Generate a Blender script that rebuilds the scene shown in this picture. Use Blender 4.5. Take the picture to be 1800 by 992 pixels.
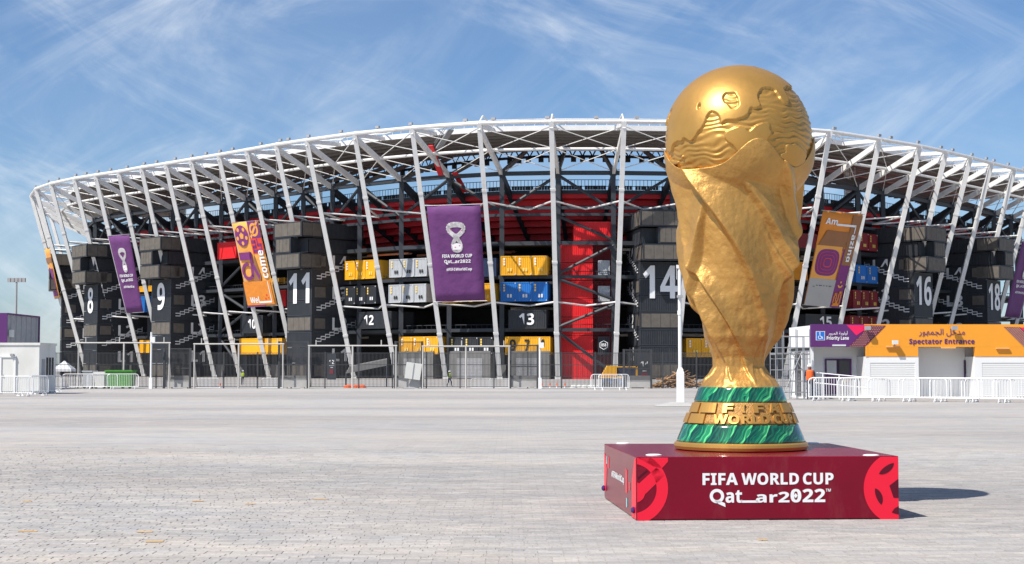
import bpy, math, random
from mathutils import Vector, Matrix, noise
for o in list(bpy.data.objects): bpy.data.objects.remove(o)
SC = bpy.context.scene
COL = SC.collection
R = math.radians
random.seed(7)
# ---------------------------------------------------------------- camera, sky, sun, exposure
F, CX, CY, YH, HC = 2750.0, 900.0, 496.0, 645.0, 1.6
TH = math.atan((YH - CY) / F)
cam = bpy.data.cameras.new('camera'); camo = bpy.data.objects.new('camera', cam); COL.objects.link(camo)
cam.sensor_width = 36; cam.lens = F / 1800 * 36; cam.clip_start = 0.2; cam.clip_end = 9000
camo.location = (0, 0, HC); camo.rotation_euler = (R(90) + TH, 0, 0)
SC.camera = camo
SUN_EL = 53.0
SUN_H = Vector((0.78, 0.625, 0)).normalized()          # the way the light travels over the ground
sd = Vector((SUN_H.x * math.cos(R(SUN_EL)), SUN_H.y * math.cos(R(SUN_EL)), -math.sin(R(SUN_EL))))
sun = bpy.data.lights.new('sun', 'SUN'); suno = bpy.data.objects.new('sun', sun); COL.objects.link(suno)
sun.energy = 5.0; sun.angle = R(0.53); sun.color = (1.0, 0.95, 0.87)
suno.rotation_euler = sd.to_track_quat('-Z', 'Y').to_euler()
W = bpy.data.worlds.new('World'); SC.world = W; W.use_nodes = True
wn = W.node_tree; wn.nodes.clear()
def wnode(t, **k):
    n = wn.nodes.new(t)
    for a, b in k.items(): setattr(n, a, b)
    return n
wo = wnode('ShaderNodeOutputWorld'); bg = wnode('ShaderNodeBackground'); sky = wnode('ShaderNodeTexSky')
sky.sky_type = 'NISHITA'; sky.sun_disc = False; sky.sun_elevation = R(SUN_EL)
sky.sun_rotation = math.atan2(-SUN_H.x, -SUN_H.y); sky.altitude = 0; sky.air_density = 1.0; sky.dust_density = 0.45; sky.ozone_density = 9.5
bg.inputs['Strength'].default_value = 0.094
tc = wnode('ShaderNodeTexCoord'); sx = wnode('ShaderNodeSeparateXYZ')
wn.links.new(tc.outputs['Generated'], sx.inputs[0])
def wmath(op, a, b=None):
    m = wnode('ShaderNodeMath', operation=op)
    for i, v in enumerate((a, b)):
        if v is None: continue
        if isinstance(v, (int, float)): m.inputs[i].default_value = v
        else: wn.links.new(v, m.inputs[i])
    return m.outputs[0]
# cirrus: long wisps laid over the whole sky dome
def cirrus(rot, sc, nsc, det, lo, hi, off, dist, rough=.62):
    m0 = wnode('ShaderNodeMapping'); m0.inputs['Rotation'].default_value = (0, R(rot), 0); wn.links.new(tc.outputs['Generated'], m0.inputs[0])
    mp = wnode('ShaderNodeMapping'); mp.inputs['Scale'].default_value = sc; mp.inputs['Location'].default_value = off
    wn.links.new(m0.outputs[0], mp.inputs[0])
    nz = wnode('ShaderNodeTexNoise'); nz.inputs['Scale'].default_value = nsc; nz.inputs['Detail'].default_value = det; nz.inputs['Roughness'].default_value = rough; nz.inputs['Distortion'].default_value = dist
    wn.links.new(mp.outputs[0], nz.inputs['Vector'])
    rp = wnode('ShaderNodeMapRange', interpolation_type='SMOOTHSTEP'); rp.inputs[1].default_value = lo; rp.inputs[2].default_value = hi
    wn.links.new(nz.outputs['Fac'], rp.inputs[0]); return rp.outputs[0]
c1 = cirrus(-24, (1.0, 1, 3.6), 5.5, 10, 0.40, 0.80, (3.1, 1.7, .4), 0.9)
c2 = cirrus(30, (0.9, 1, 3.2), 4.6, 10, 0.40, 0.82, (0.4, 5.2, 1.3), 1.0)
c3 = cirrus(10, (1, 1, 1.6), 2.6, 4, 0.40, 0.66, (7.4, 2.2, .8), 0.3, .5)
c4 = cirrus(12, (1, 1, 1.4), 3.0, 5, 0.38, 0.70, (1.4, 9.2, 3.8), 0.4, .55)
cl = wmath('ADD', wmath('MULTIPLY', c1, wmath('ADD', c3, .25)), wmath('MULTIPLY', c2, wmath('ADD', c4, .18)))
cl = wmath('MINIMUM', wmath('ADD', wmath('MULTIPLY', cl, 0.56), wmath('MULTIPLY', c4, .06)), 0.75)
mxw = wnode('ShaderNodeMixRGB'); mxw.inputs[2].default_value = (7.6, 8.1, 8.6, 1)
wn.links.new(cl, mxw.inputs[0]); wn.links.new(sky.outputs[0], mxw.inputs[1])
wn.links.new(mxw.outputs[0], bg.inputs['Color']); wn.links.new(bg.outputs[0], wo.inputs[0])
vs = SC.view_settings; SC.display_settings.display_device = 'sRGB'
vs.view_transform = 'Standard'; vs.look = 'None'; vs.gamma = 1; vs.exposure = 0.34; vs.use_curve_mapping = False
SC.render.engine = 'CYCLES'; SC.cycles.max_bounces = 6; SC.cycles.use_denoising = True

# ---------------------------------------------------------------- pixel geometry of the photograph, used to survey the place
def ray(px, py):
    u = px - CX; v = -(py - CY)
    return Vector((u, F * math.cos(TH) - v * math.sin(TH), F * math.sin(TH) + v * math.cos(TH)))
def atz(px, py, z=0.0):
    r = ray(px, py); return Vector((0, 0, HC)) + r * ((z - HC) / r.z)
def aty(px, py, Y):
    r = ray(px, py); return Vector((0, 0, HC)) + r * (Y / r.y)
def hit(px, py, p, n):
    r = ray(px, py); o = Vector((0, 0, HC)); return o + r * ((p - o).dot(n) / r.dot(n))
def proj(p):
    d = Vector(p) - Vector((0, 0, HC))
    f = d.y * math.cos(TH) + d.z * math.sin(TH); up = -d.y * math.sin(TH) + d.z * math.cos(TH)
    return CX + F * d.x / f, CY - F * up / f

# ---------------------------------------------------------------- helpers
def srgb(h):
    h = h.lstrip('#'); o = []
    for i in (0, 2, 4):
        c = int(h[i:i + 2], 16) / 255; o.append(c / 12.92 if c <= .04045 else ((c + .055) / 1.055) ** 2.4)
    return tuple(o)
MATS = {}
def mat(name, col, rough=0.6, metal=0.0, var=0.12, scale=3.0, bump=0.0, bscale=20.0, bdist=.02, spec=0.5, isl=0.0, coat=0.0, dirt=None, dscale=1.0, alpha=1.0):
    if isinstance(col, str): col = srgb(col)
    m = bpy.data.materials.new(name); m.use_nodes = True; t = m.node_tree; N = t.nodes; L = t.links
    b = N['Principled BSDF']
    b.inputs['Roughness'].default_value = rough; b.inputs['Metallic'].default_value = metal
    b.inputs['Specular IOR Level'].default_value = spec; b.inputs['Coat Weight'].default_value = coat; b.inputs['Alpha'].default_value = alpha
    b.inputs['Coat Roughness'].default_value = 0.08
    g = N.new('ShaderNodeNewGeometry')
    nz = N.new('ShaderNodeTexNoise'); nz.inputs['Scale'].default_value = scale; nz.inputs['Detail'].default_value = 6
    L.new(g.outputs['Position'], nz.inputs['Vector'])
    mr = N.new('ShaderNodeMapRange'); mr.inputs[1].default_value = .25; mr.inputs[2].default_value = .75
    mr.inputs[3].default_value = 1 - var; mr.inputs[4].default_value = 1 + var
    L.new(nz.outputs['Fac'], mr.inputs[0])
    val = mr.outputs[0]
    if isl:
        m2 = N.new('ShaderNodeMapRange'); m2.inputs[3].default_value = 1 - isl; m2.inputs[4].default_value = 1 + isl
        L.new(g.outputs['Random Per Island'], m2.inputs[0])
        mm = N.new('ShaderNodeMath'); mm.operation = 'MULTIPLY'; L.new(val, mm.inputs[0]); L.new(m2.outputs[0], mm.inputs[1]); val = mm.outputs[0]
    mx = N.new('ShaderNodeVectorMath'); mx.operation = 'SCALE'; mx.inputs[0].default_value = col
    L.new(val, mx.inputs['Scale']); out = mx.outputs[0]
    if dirt:
        d = N.new('ShaderNodeTexNoise'); d.inputs['Scale'].default_value = dscale; d.inputs['Detail'].default_value = 8; d.inputs['Roughness'].default_value = .7
        mp = N.new('ShaderNodeMapping'); mp.inputs['Scale'].default_value = (1, 1, .35)
        L.new(g.outputs['Position'], mp.inputs[0]); L.new(mp.outputs[0], d.inputs['Vector'])
        r = N.new('ShaderNodeMapRange'); r.inputs[1].default_value = .52; r.inputs[2].default_value = .78; r.inputs[4].default_value = .55; L.new(d.outputs['Fac'], r.inputs[0])
        k = N.new('ShaderNodeMixRGB'); k.inputs[2].default_value = (*dirt, 1); L.new(r.outputs[0], k.inputs[0]); L.new(out, k.inputs[1]); out = k.outputs[0]
    L.new(out, b.inputs['Base Color'])
    if bump:
        n2 = N.new('ShaderNodeTexNoise'); n2.inputs['Scale'].default_value = bscale; n2.inputs['Detail'].default_value = 8
        L.new(g.outputs['Position'], n2.inputs['Vector'])
        bp = N.new('ShaderNodeBump'); bp.inputs['Strength'].default_value = bump; bp.inputs['Distance'].default_value = bdist
        L.new(n2.outputs['Fac'], bp.inputs['Height']); L.new(bp.outputs[0], b.inputs['Normal'])
    MATS[name] = m; return m
class MB:
    def __init__(s): s.v = []; s.f = []
    def add(s, vs, fs):
        n = len(s.v); s.v += [tuple(v) for v in vs]; s.f += [tuple(i + n for i in f) for f in fs]; return s
    def box(s, c, size, X=None, Y=None, Z=None):
        c = Vector(c); X = Vector(X or (1, 0, 0)).normalized(); Z = Vector(Z or (0, 0, 1)).normalized(); Y = Vector(Y) if Y is not None else Z.cross(X)
        a, b, d = X * size[0] / 2, Y.normalized() * size[1] / 2, Z * size[2] / 2
        p = [c + a * i + b * j + d * k for k in (-1, 1) for j in (-1, 1) for i in (-1, 1)]
        return s.add(p, [(0, 2, 3, 1), (4, 5, 7, 6), (0, 1, 5, 4), (2, 6, 7, 3), (0, 4, 6, 2), (1, 3, 7, 5)])
    def tube(s, p, q, r, n=6, r2=None, square=False):
        p = Vector(p); q = Vector(q); d = (q - p)
        if d.length < 1e-6: return s
        d.normalize(); r2 = r if r2 is None else r2
        h = Vector((0, 0, 1)) if abs(d.z) < .95 else Vector((0, 1, 0))
        u = d.cross(h).normalized(); w = u.cross(d)
        if square: n = 4
        of = math.pi / 4 if square else 0
        k = math.sqrt(2) if square else 1
        vs = [b + (u * math.cos(of + 2 * math.pi * i / n) + w * math.sin(of + 2 * math.pi * i / n)) * rr * k for b, rr in ((p, r), (q, r2)) for i in range(n)]
        return s.add(vs, [(i, (i + 1) % n, n + (i + 1) % n, n + i) for i in range(n)] + [tuple(range(n))[::-1], tuple(range(n, 2 * n))])
    def bar(s, p, q, w, h):
        p = Vector(p); q = Vector(q); d = q - p
        up = Vector((0, 0, 1)) if abs(d.normalized().z) < .98 else Vector((0, 1, 0))
        y = up.cross(d).normalized(); z = d.cross(y).normalized()
        return s.box((p + q) / 2, (d.length, w, h), d, y, z)
    def slab(s, q, n, th):
        n = Vector(n).normalized() * th; k = len(q); q = [Vector(a) for a in q]
        return s.add(q + [a + n for a in q], [tuple(range(k))[::-1], tuple(range(k, 2 * k))] + [(i, (i + 1) % k, k + (i + 1) % k, k + i) for i in range(k)])
    def build(s, name, m, parent=None, smooth=False, kind=None):
        me = bpy.data.meshes.new(name); me.from_pydata(s.v, [], s.f); me.update()
        return link(name, me, m, parent, smooth, kind)
def link(name, me, m, parent=None, smooth=False, kind=None):
    if m is not None and not me.materials: me.materials.append(m if not isinstance(m, str) else MATS[m])
    if smooth: me.polygons.foreach_set('use_smooth', [True] * len(me.polygons))
    o = bpy.data.objects.new(name, me); COL.objects.link(o)
    if parent is not None:
        o.parent = parent; o.matrix_parent_inverse = parent.matrix_basis.inverted()
    if kind: o['kind'] = kind
    return o
def local(name, me, m, parent, loc=(0, 0, 0), rz=0):
    o = link(name, me, m); o.parent = parent; o.location = loc; o.rotation_euler.z = rz; return o
def thing(name, label, cat, loc=(0, 0, 0), group=None, rz=0):
    o = bpy.data.objects.new(name, None); COL.objects.link(o); o.location = loc; o.rotation_euler.z = rz; o.empty_display_size = .2
    o['label'] = label; o['category'] = cat
    if group: o['group'] = group
    return o
def tag(o, label, cat, group=None):
    o['label'] = label; o['category'] = cat
    if group: o['group'] = group
    return o
def mesh(b, name='mesh'):
    me = bpy.data.meshes.new(name); me.from_pydata(b.v, [], b.f); me.update(); return me
# flat print: text and shapes in a (u,v) plane laid on a real surface by a mapping function
TXT = {}; TS = bpy.data.scenes.new('lettering')
def bold(s):                  # the built-in font's bold sans letters
    o = ''
    for ch in s:
        if 'A' <= ch <= 'Z': o += chr(0x1D5D4 + ord(ch) - 65)
        elif 'a' <= ch <= 'z': o += chr(0x1D5EE + ord(ch) - 97)
        elif '0' <= ch <= '9': o += chr(0x1D7EC + ord(ch) - 48)
        else: o += ch
    return o
def text2d(s, off=0.0):
    k = (s, off)
    if k not in TXT:
        c = bpy.data.curves.new('txt', 'FONT'); c.body = bold(s); c.resolution_u = 3; c.offset = off * .45; c.space_character = 1.0 + .6 * off
        o = bpy.data.objects.new('txt', c); TS.collection.objects.link(o)
        TS.view_layers[0].update(); dg = TS.view_layers[0].depsgraph; me = bpy.data.meshes.new_from_object(o.evaluated_get(dg))
        vs = [(v.co.x, v.co.y) for v in me.vertices]; fs = [tuple(p.vertices) for p in me.polygons]
        bpy.data.objects.remove(o); bpy.data.meshes.remove(me); bpy.data.curves.remove(c)
        TXT[k] = (vs, fs)
    return TXT[k]
def text_on(name, s, fn, x0, x1, y0, y1, m, parent, off=0.012, h=0.0, thick=0.0, fit='box'):
    """the text's own box goes to u x0..x1, v y0..y1; fn(u, v, h) gives the point"""
    vs, fs = text2d(s, off)
    a = min(v[0] for v in vs); b = max(v[0] for v in vs); c = min(v[1] for v in vs); d = max(v[1] for v in vs)
    def T(v, hh): return fn(x0 + (v[0] - a) / (b - a) * (x1 - x0), y0 + (v[1] - c) / (d - c) * (y1 - y0), hh)
    B = MB(); B.add([T(v, h + thick) for v in vs], fs)
    if thick:
        cnt = {}
        for f in fs:
            for i in range(len(f)):
                e = (f[i], f[(i + 1) % len(f)]); cnt[e] = 1
        edges = [e for e in cnt if (e[1], e[0]) not in cnt]
        for e in edges: B.add([T(vs[e[0]], h + thick), T(vs[e[1]], h + thick), T(vs[e[1]], h - .002), T(vs[e[0]], h - .002)], [(0, 1, 2, 3)])
    return B.build(name, m, parent)
def clip(poly, x0, x1, y0, y1):
    def cut(P, ins, inter):
        o = []
        for i in range(len(P)):
            a, b = P[i - 1], P[i]
            if ins(b):
                if not ins(a): o.append(inter(a, b))
                o.append(b)
            elif ins(a): o.append(inter(a, b))
        return o
    def ix(x): return lambda a, b: (x, a[1] + (b[1] - a[1]) * (x - a[0]) / (b[0] - a[0]))
    def iy(y): return lambda a, b: (a[0] + (b[0] - a[0]) * (y - a[1]) / (b[1] - a[1]), y)
    for ins, it in ((lambda p: p[0] >= x0, ix(x0)), (lambda p: p[0] <= x1, ix(x1)), (lambda p: p[1] >= y0, iy(y0)), (lambda p: p[1] <= y1, iy(y1))):
        if poly: poly = cut(poly, ins, it)
    return poly
def polys_on(name, polys, fn, m, parent, h):
    B = MB()
    for p in polys:
        if len(p) > 2: B.add([fn(a, b, h) for a, b in p], [tuple(range(len(p)))])
    return B.build(name, m, parent)
def circ(cx, cy, rx, ry=None, n=32, a0=0, a1=360): 
    ry = rx if ry is None else ry
    full = abs(a1 - a0) >= 360
    return [(cx + rx * math.cos(R(a0 + (a1 - a0) * i / (n if full else n - 1))), cy + ry * math.sin(R(a0 + (a1 - a0) * i / (n if full else n - 1)))) for i in range(n)]
def annulus(cx, cy, r0, r1, n=32, a0=0, a1=360, k=1.0):
    out = []
    for i in range(n):
        A, Bq = R(a0 + (a1 - a0) * i / n), R(a0 + (a1 - a0) * (i + 1) / n)
        out.append([(cx + r0 * math.cos(A), cy + k * r0 * math.sin(A)), (cx + r1 * math.cos(A), cy + k * r1 * math.sin(A)), (cx + r1 * math.cos(Bq), cy + k * r1 * math.sin(Bq)), (cx + r0 * math.cos(Bq), cy + k * r0 * math.sin(Bq))])
    return out
def strip(pts, w):
    out = []
    for a, b in zip(pts, pts[1:]):
        d = Vector((b[0] - a[0], b[1] - a[1])); L = d.length or 1; n = Vector((-d.y, d.x)) / L * w / 2; e = d / L * w / 2
        out.append([(a[0] - e.x + n.x, a[1] - e.y + n.y), (b[0] + e.x + n.x, b[1] + e.y + n.y), (b[0] + e.x - n.x, b[1] + e.y - n.y), (a[0] - e.x - n.x, a[1] - e.y - n.y)])
    return out

# ---------------------------------------------------------------- materials
mat('white_steel', (.74, .73, .71), .45, 0, .05, .6, dirt=(.42, .39, .35), dscale=.9)
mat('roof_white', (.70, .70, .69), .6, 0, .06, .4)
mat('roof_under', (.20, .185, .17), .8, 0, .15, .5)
mat('dark_steel', (.030, .035, .043), .55, 0, .15, .8)
mat('black_paint', (.022, .025, .031), .5, 0, .15, 1.2, dirt=(.06, .055, .05), dscale=.8)
mat('screen', (.115, .100, .084), .75, 0, .22, 1.1)
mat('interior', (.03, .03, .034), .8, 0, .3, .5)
mat('deck', (.22, .22, .22), .8, 0, .15, .6)
mat('pipe', (.5, .48, .45), .5, 0, .1, 1)
mat('copper', (.55, .22, .14), .5, 0, .1, 1)
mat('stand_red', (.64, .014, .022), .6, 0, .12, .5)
mat('bright_red', (.74, .014, .018), .5, 0, .08, 1.0)
mat('yellow', (.80, .40, .010), .5, 0, .06, 1.0, dirt=(.45, .24, .04), dscale=.7)
mat('blue', (.012, .155, .50), .5, 0, .06, 1.0)
mat('grey_box', (.42, .44, .46), .5, 0, .06, 1.0)
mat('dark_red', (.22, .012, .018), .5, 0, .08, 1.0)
mat('navy', (.02, .035, .09), .5)
mat('print_white', (.80, .80, .80), .6, 0, .04, 1)
mat('print_grey', (.62, .63, .65), .6, 0, .06, 1)
mat('print_black', (.015, .015, .015), .6)
mat('sticker', (.80, .55, .12), .6)
mat('banner_purple', (.125, .032, .150), .75, 0, .06, .4, bump=.6, bscale=.55, bdist=.35)
mat('banner_orange', (.72, .24, .025), .75, 0, .06, .4, bump=.6, bscale=.55, bdist=.35)
mat('banner_orange_light', (.80, .36, .07), .75, 0, .05, .4, bump=.6, bscale=.55, bdist=.35)
mat('banner_brown', (.30, .13, .05), .75, 0, .05, .4, bump=.6, bscale=.55, bdist=.35)
mat('banner_red', (.70, .06, .03), .75, 0, .05, .4, bump=.6, bscale=.55, bdist=.35)
mat('banner_violet', (.20, .03, .17), .75, 0, .05, .4, bump=.6, bscale=.55, bdist=.35)
mat('banner_grey', (.40, .39, .37), .75, 0, .05, .4, bump=.6, bscale=.55, bdist=.35)
mat('emblem_white', (.82, .80, .81), .6, 0, .03, 1)
mat('emblem_pink', (.62, .20, .25), .6, 0, .03, 1)
mat('gold', (.55, .300, .080), .44, .55, .22, 1.6, bump=.9, bscale=11, dirt=(.30, .17, .05), dscale=1.6)
mat('gold_smooth', (.55, .300, .073), .40, .60, .14, 1.8, bump=.12, bscale=9, dirt=(.34, .18, .05), dscale=1.2)
mat('gold_rough', (.40, .215, .06), .5, .4, .25, 30, bump=.6, bscale=80)
mat('maroon', (.185, .002, .017), .24, 0, .08, 2, spec=.25, dirt=(.22, .05, .06), dscale=2.2)
mat('maroon_dark', (.10, .002, .014), .3, 0, .03, 2, spec=.3)
mat('print_red', (.80, .013, .042), .35, 0, .03, 2, spec=.3)
mat('print_teal', (.25, .60, .62), .4)
mat('knob', (.05, .02, .12), .25, 0, .02, 2)
mat('cabin_white', (.68, .68, .64), .6, 0, .05, .8, dirt=(.48, .45, .40), dscale=.6)
mat('pav_white', (.78, .78, .77), .55, 0, .03, .8)
mat('shutter', (.80, .80, .78), .5, 0, .03, .8)
mat('purple', (.10, .018, .135), .5, 0, .05, 1)
mat('pink', (.80, .008, .10), .5, 0, .04, 1)
mat('orange', (.84, .33, .022), .5, 0, .04, .8)
mat('orange_soft', (.80, .40, .12), .6)
mat('dot_gold', (.60, .32, .20), .6)
mat('purple_dark', (.13, .016, .06), .6)
mat('sign_blue', (.015, .16, .58), .4)
mat('glass_dark', (.05, .05, .055), .08, 0, .1, 1)
mat('glass_pale', (.48, .50, .50), .15, 0, .1, 1)
mat('fence', (.060, .062, .066), .55, .3, .1, 1)
mat('concrete', (.40, .39, .37), .85, 0, .14, 1.5, bump=.3, bscale=12)
mat('concrete_dark', (.17, .165, .16), .85, 0, .14, .8)
mat('barrier_white', (.78, .78, .77), .45, 0, .03, 1)
mat('galvanised', (.36, .37, .38), .45, .4, .1, 2)
mat('green_plastic', (.06, .26, .03), .5)
mat('tent_white', (.80, .80, .80), .8, 0, .02, 1)
mat('wood', (.36, .21, .095), .85, 0, .3, 3, isl=.35)
mat('hi_vis_yellow', (.55, .72, .03), .7)
mat('hi_vis_orange', (.85, .13, .02), .7)
mat('cloth_navy', (.02, .03, .06), .8)
mat('skin', (.25, .13, .08), .6)
mat('tower_grey', (.34, .34, .35), .6)
def ground_mat():
    m = bpy.data.materials.new('paving'); m.use_nodes = True; t = m.node_tree; N = t.nodes; L = t.links; b = N['Principled BSDF']; b.inputs['Roughness'].default_value = .85
    b.inputs['Specular IOR Level'].default_value = .3
    g = N.new('ShaderNodeNewGeometry')
    def nz(sc, det, mp=(1, 1, 1), lo=.3, hi=.7, a=0., c=1., dist=0.):
        k = N.new('ShaderNodeMapping'); k.inputs['Scale'].default_value = mp; L.new(g.outputs['Position'], k.inputs[0])
        n = N.new('ShaderNodeTexNoise'); n.inputs['Scale'].default_value = sc; n.inputs['Detail'].default_value = det; n.inputs['Roughness'].default_value = .62; n.inputs['Distortion'].default_value = dist
        L.new(k.outputs[0], n.inputs['Vector']); r = N.new('ShaderNodeMapRange'); r.inputs[1].default_value = lo; r.inputs[2].default_value = hi; r.inputs[3].default_value = a; r.inputs[4].default_value = c
        L.new(n.outputs['Fac'], r.inputs[0]); return r.outputs[0]
    def mix(f, a, c, bt='MIX'):
        k = N.new('ShaderNodeMixRGB'); k.blend_type = bt
        for i, v in enumerate((f, a, c)):
            if isinstance(v, tuple): k.inputs[i].default_value = (*v, 1)
            elif isinstance(v, float): k.inputs[i].default_value = v
            else: L.new(v, k.inputs[i])
        return k.outputs[0]
    c = mix(nz(.16, 7, lo=.38, hi=.62), (.450, .408, .362), (.380, .373, .368))
    c = mix(nz(.9, 6, (.6, 1.4, 1), lo=.42, hi=.66, c=.75), c, (.345, .345, .350))
    c = mix(nz(.06, 5, (.35, 1.3, 1), lo=.42, hi=.60, c=.70), c, (.27, .253, .245))
    c = mix(nz(2.2, 8, (.35, 1.6, 1), lo=.50, hi=.72, c=.5, dist=.6), c, (.56, .52, .47))
    c = mix(nz(.35, 9, (.5, 1.5, 1), lo=.56, hi=.70, c=.45, dist=1.2), c, (.24, .235, .235))
    sp = N.new('ShaderNodeMapRange'); sp.inputs[3].default_value = .90; sp.inputs[4].default_value = 1.09; L.new(g.outputs['Random Per Island'], sp.inputs[0])
    br = N.new('ShaderNodeTexBrick'); br.inputs['Scale'].default_value = 1; br.inputs['Brick Width'].default_value = .22; br.inputs['Row Height'].default_value = .11; br.inputs['Mortar Size'].default_value = .006
    br.inputs['Color1'].default_value = (.93, .93, .94, 1); br.inputs['Color2'].default_value = (1.07, 1.06, 1.04, 1); br.inputs['Mortar'].default_value = (.86, .84, .82, 1); br.inputs['Bias'].default_value = -.1
    L.new(g.outputs['Position'], br.inputs['Vector'])
    c = mix(1., c, br.outputs[0], 'MULTIPLY')
    sc = N.new('ShaderNodeVectorMath'); sc.operation = 'SCALE'; L.new(c, sc.inputs[0]); L.new(sp.outputs[0], sc.inputs['Scale'])
    c = mix(nz(26, 4, (.5, 1.2, 1), lo=.64, hi=.78, c=.40), sc.outputs[0], (.20, .195, .19))
    c = mix(nz(7, 5, (.4, 1, 1), lo=.60, hi=.72, c=.55), c, (.60, .57, .52))
    L.new(c, b.inputs['Base Color'])
    n2 = N.new('ShaderNodeTexNoise'); n2.inputs['Scale'].default_value = 22; n2.inputs['Detail'].default_value = 6; L.new(g.outputs['Position'], n2.inputs['Vector'])
    bp = N.new('ShaderNodeBump'); bp.inputs['Strength'].default_value = .55; bp.inputs['Distance'].default_value = .025; L.new(n2.outputs['Fac'], bp.inputs['Height']); L.new(bp.outputs[0], b.inputs['Normal'])
    MATS['paving'] = m
ground_mat()
def malachite():
    m = bpy.data.materials.new('malachite'); m.use_nodes = True; t = m.node_tree; N = t.nodes; L = t.links; b = N['Principled BSDF']
    b.inputs['Roughness'].default_value = .12; b.inputs['Coat Weight'].default_value = .5; b.inputs['Coat Roughness'].default_value = .05
    tc = N.new('ShaderNodeTexCoord'); mp = N.new('ShaderNodeMapping'); mp.inputs['Rotation'].default_value = (R(-10), R(-28), R(14)); L.new(tc.outputs['Object'], mp.inputs[0])
    w = N.new('ShaderNodeTexWave'); w.inputs['Scale'].default_value = 1.7; w.inputs['Distortion'].default_value = 3.6; w.inputs['Detail'].default_value = 1.5; w.inputs['Detail Scale'].default_value = 1.6; w.inputs['Detail Roughness'].default_value = .62; w.wave_profile = 'SAW'
    L.new(mp.outputs[0], w.inputs['Vector'])
    w2 = N.new('ShaderNodeTexWave'); w2.inputs['Scale'].default_value = 7.0; w2.inputs['Distortion'].default_value = 7; w2.inputs['Detail'].default_value = 1; L.new(mp.outputs[0], w2.inputs['Vector'])
    ad = N.new('ShaderNodeMath'); ad.operation = 'MULTIPLY_ADD'; ad.inputs[1].default_value = .35; L.new(w2.outputs['Fac'], ad.inputs[0])
    sb = N.new('ShaderNodeMath'); sb.operation = 'MULTIPLY'; sb.inputs[1].default_value = .75; L.new(w.outputs['Fac'], sb.inputs[0]); L.new(sb.outputs[0], ad.inputs[2])
    cr = N.new('ShaderNodeValToRGB'); e = cr.color_ramp.elements
    e[0].position = .0; e[0].color = (.002, .028, .024, 1); e[1].position = 1; e[1].color = (.12, .62, .22, 1)
    for p, c in ((.30, (.004, .060, .042, 1)), (.48, (.006, .13, .065, 1)), (.58, (.003, .04, .032, 1)), (.72, (.02, .30, .12, 1)), (.82, (.006, .10, .06, 1))):
        k = e.new(p); k.color = c
    L.new(ad.outputs[0], cr.inputs[0]); L.new(cr.outputs[0], b.inputs['Base Color']); MATS['malachite'] = m
malachite()
# ---------------------------------------------------------------- the ground: one sheet, dipping a little behind the fence line
GZ = -0.6
B = MB(); rows = [(-60, 0), (12.15, 0), (12.16, 0), (60, 0), (119, 0), (132, GZ), (420, GZ), (5000, GZ)]
for y, z in rows: B.add([(-4000, y, z), (4000, y, z)], [])
B.f = [(2 * i, 2 * i + 1, 2 * i + 3, 2 * i + 2) for i in range(len(rows) - 1)]
ground = B.build('ground', 'paving'); ground['kind'] = 'structure'
# paving stones, laid in rows: each a small worn block standing a few millimetres proud of the bed
PW, PH = .22, .11
def paver_row(k):
    y = 12.2 + k * PH; hw = (y + PH) * .345 + .6; sh = random.random() * PW; n = int(2 * hw / PW) + 1
    return [(-hw + sh + i * PW, y) for i in range(n)]
def paver_geo(w, d, h, t):
    return [(-w, -d, 0), (w, -d, 0), (w, d, 0), (-w, d, 0), (-w * .985, -d * .93, h + t[0]), (w * .985, -d * .93, h + t[1]), (w * .985, d * .93, h + t[2]), (-w * .985, d * .93, h + t[3])], [(4, 5, 6, 7), (0, 1, 5, 4), (1, 2, 6, 5), (2, 3, 7, 6), (3, 0, 4, 7)]
mat('paver_orange', (.56, .34, .12), .8, 0, .2, 8)
kinds = []
for k in range(10):
    me = bpy.data.meshes.new('paver'); g = paver_geo(PW / 2 - .002 - random.random() * .003, PH / 2 - .002 - random.random() * .004, .002 + random.random() * .0025, [random.uniform(-.0012, .0016) for _ in range(4)])
    me.from_pydata(g[0], [], g[1]); me.materials.append(MATS['paving']); kinds.append(me)
rest = MB(); cnt = 0
for k in range(190):
    for x, y in paver_row(k):
        r = random.random()
        if r < .02 or random.random() < max(0, (y - 19) / 13.5): continue
        if cnt < 300:
            o = bpy.data.objects.new('paver', random.choice(kinds)); COL.objects.link(o); o.parent = ground; o.location = (x, y, .001); o.rotation_euler.z = random.uniform(-.02, .02); cnt += 1
        else:
            h = .002 + random.random() * .0025; t = [random.uniform(-.0012, .0016) for _ in range(4)]
            v, f = paver_geo(PW / 2 - .002 - random.random() * .004, PH / 2 - .003 - random.random() * .006, h, t)
            a = random.uniform(-.025, .025); ca, sa = math.cos(a), math.sin(a)
            rest.add([(x + p[0] * ca - p[1] * sa, y + p[0] * sa + p[1] * ca, p[2] + .001) for p in v], f)
rest.build('paver_field', 'paving', ground, kind='stuff')
for px, py in ((255, 934), (272, 951), (48, 881), (49, 933), (440, 885), (348, 880), (562, 877), (1340, 948)):
    p = atz(px, py, .014); w = random.uniform(.04, .10)
    MB().box((p.x, p.y, .0085), (w * 2, .07, .003), (math.cos(.1), math.sin(.1), 0)).build('paver', 'paver_orange', ground)

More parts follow.
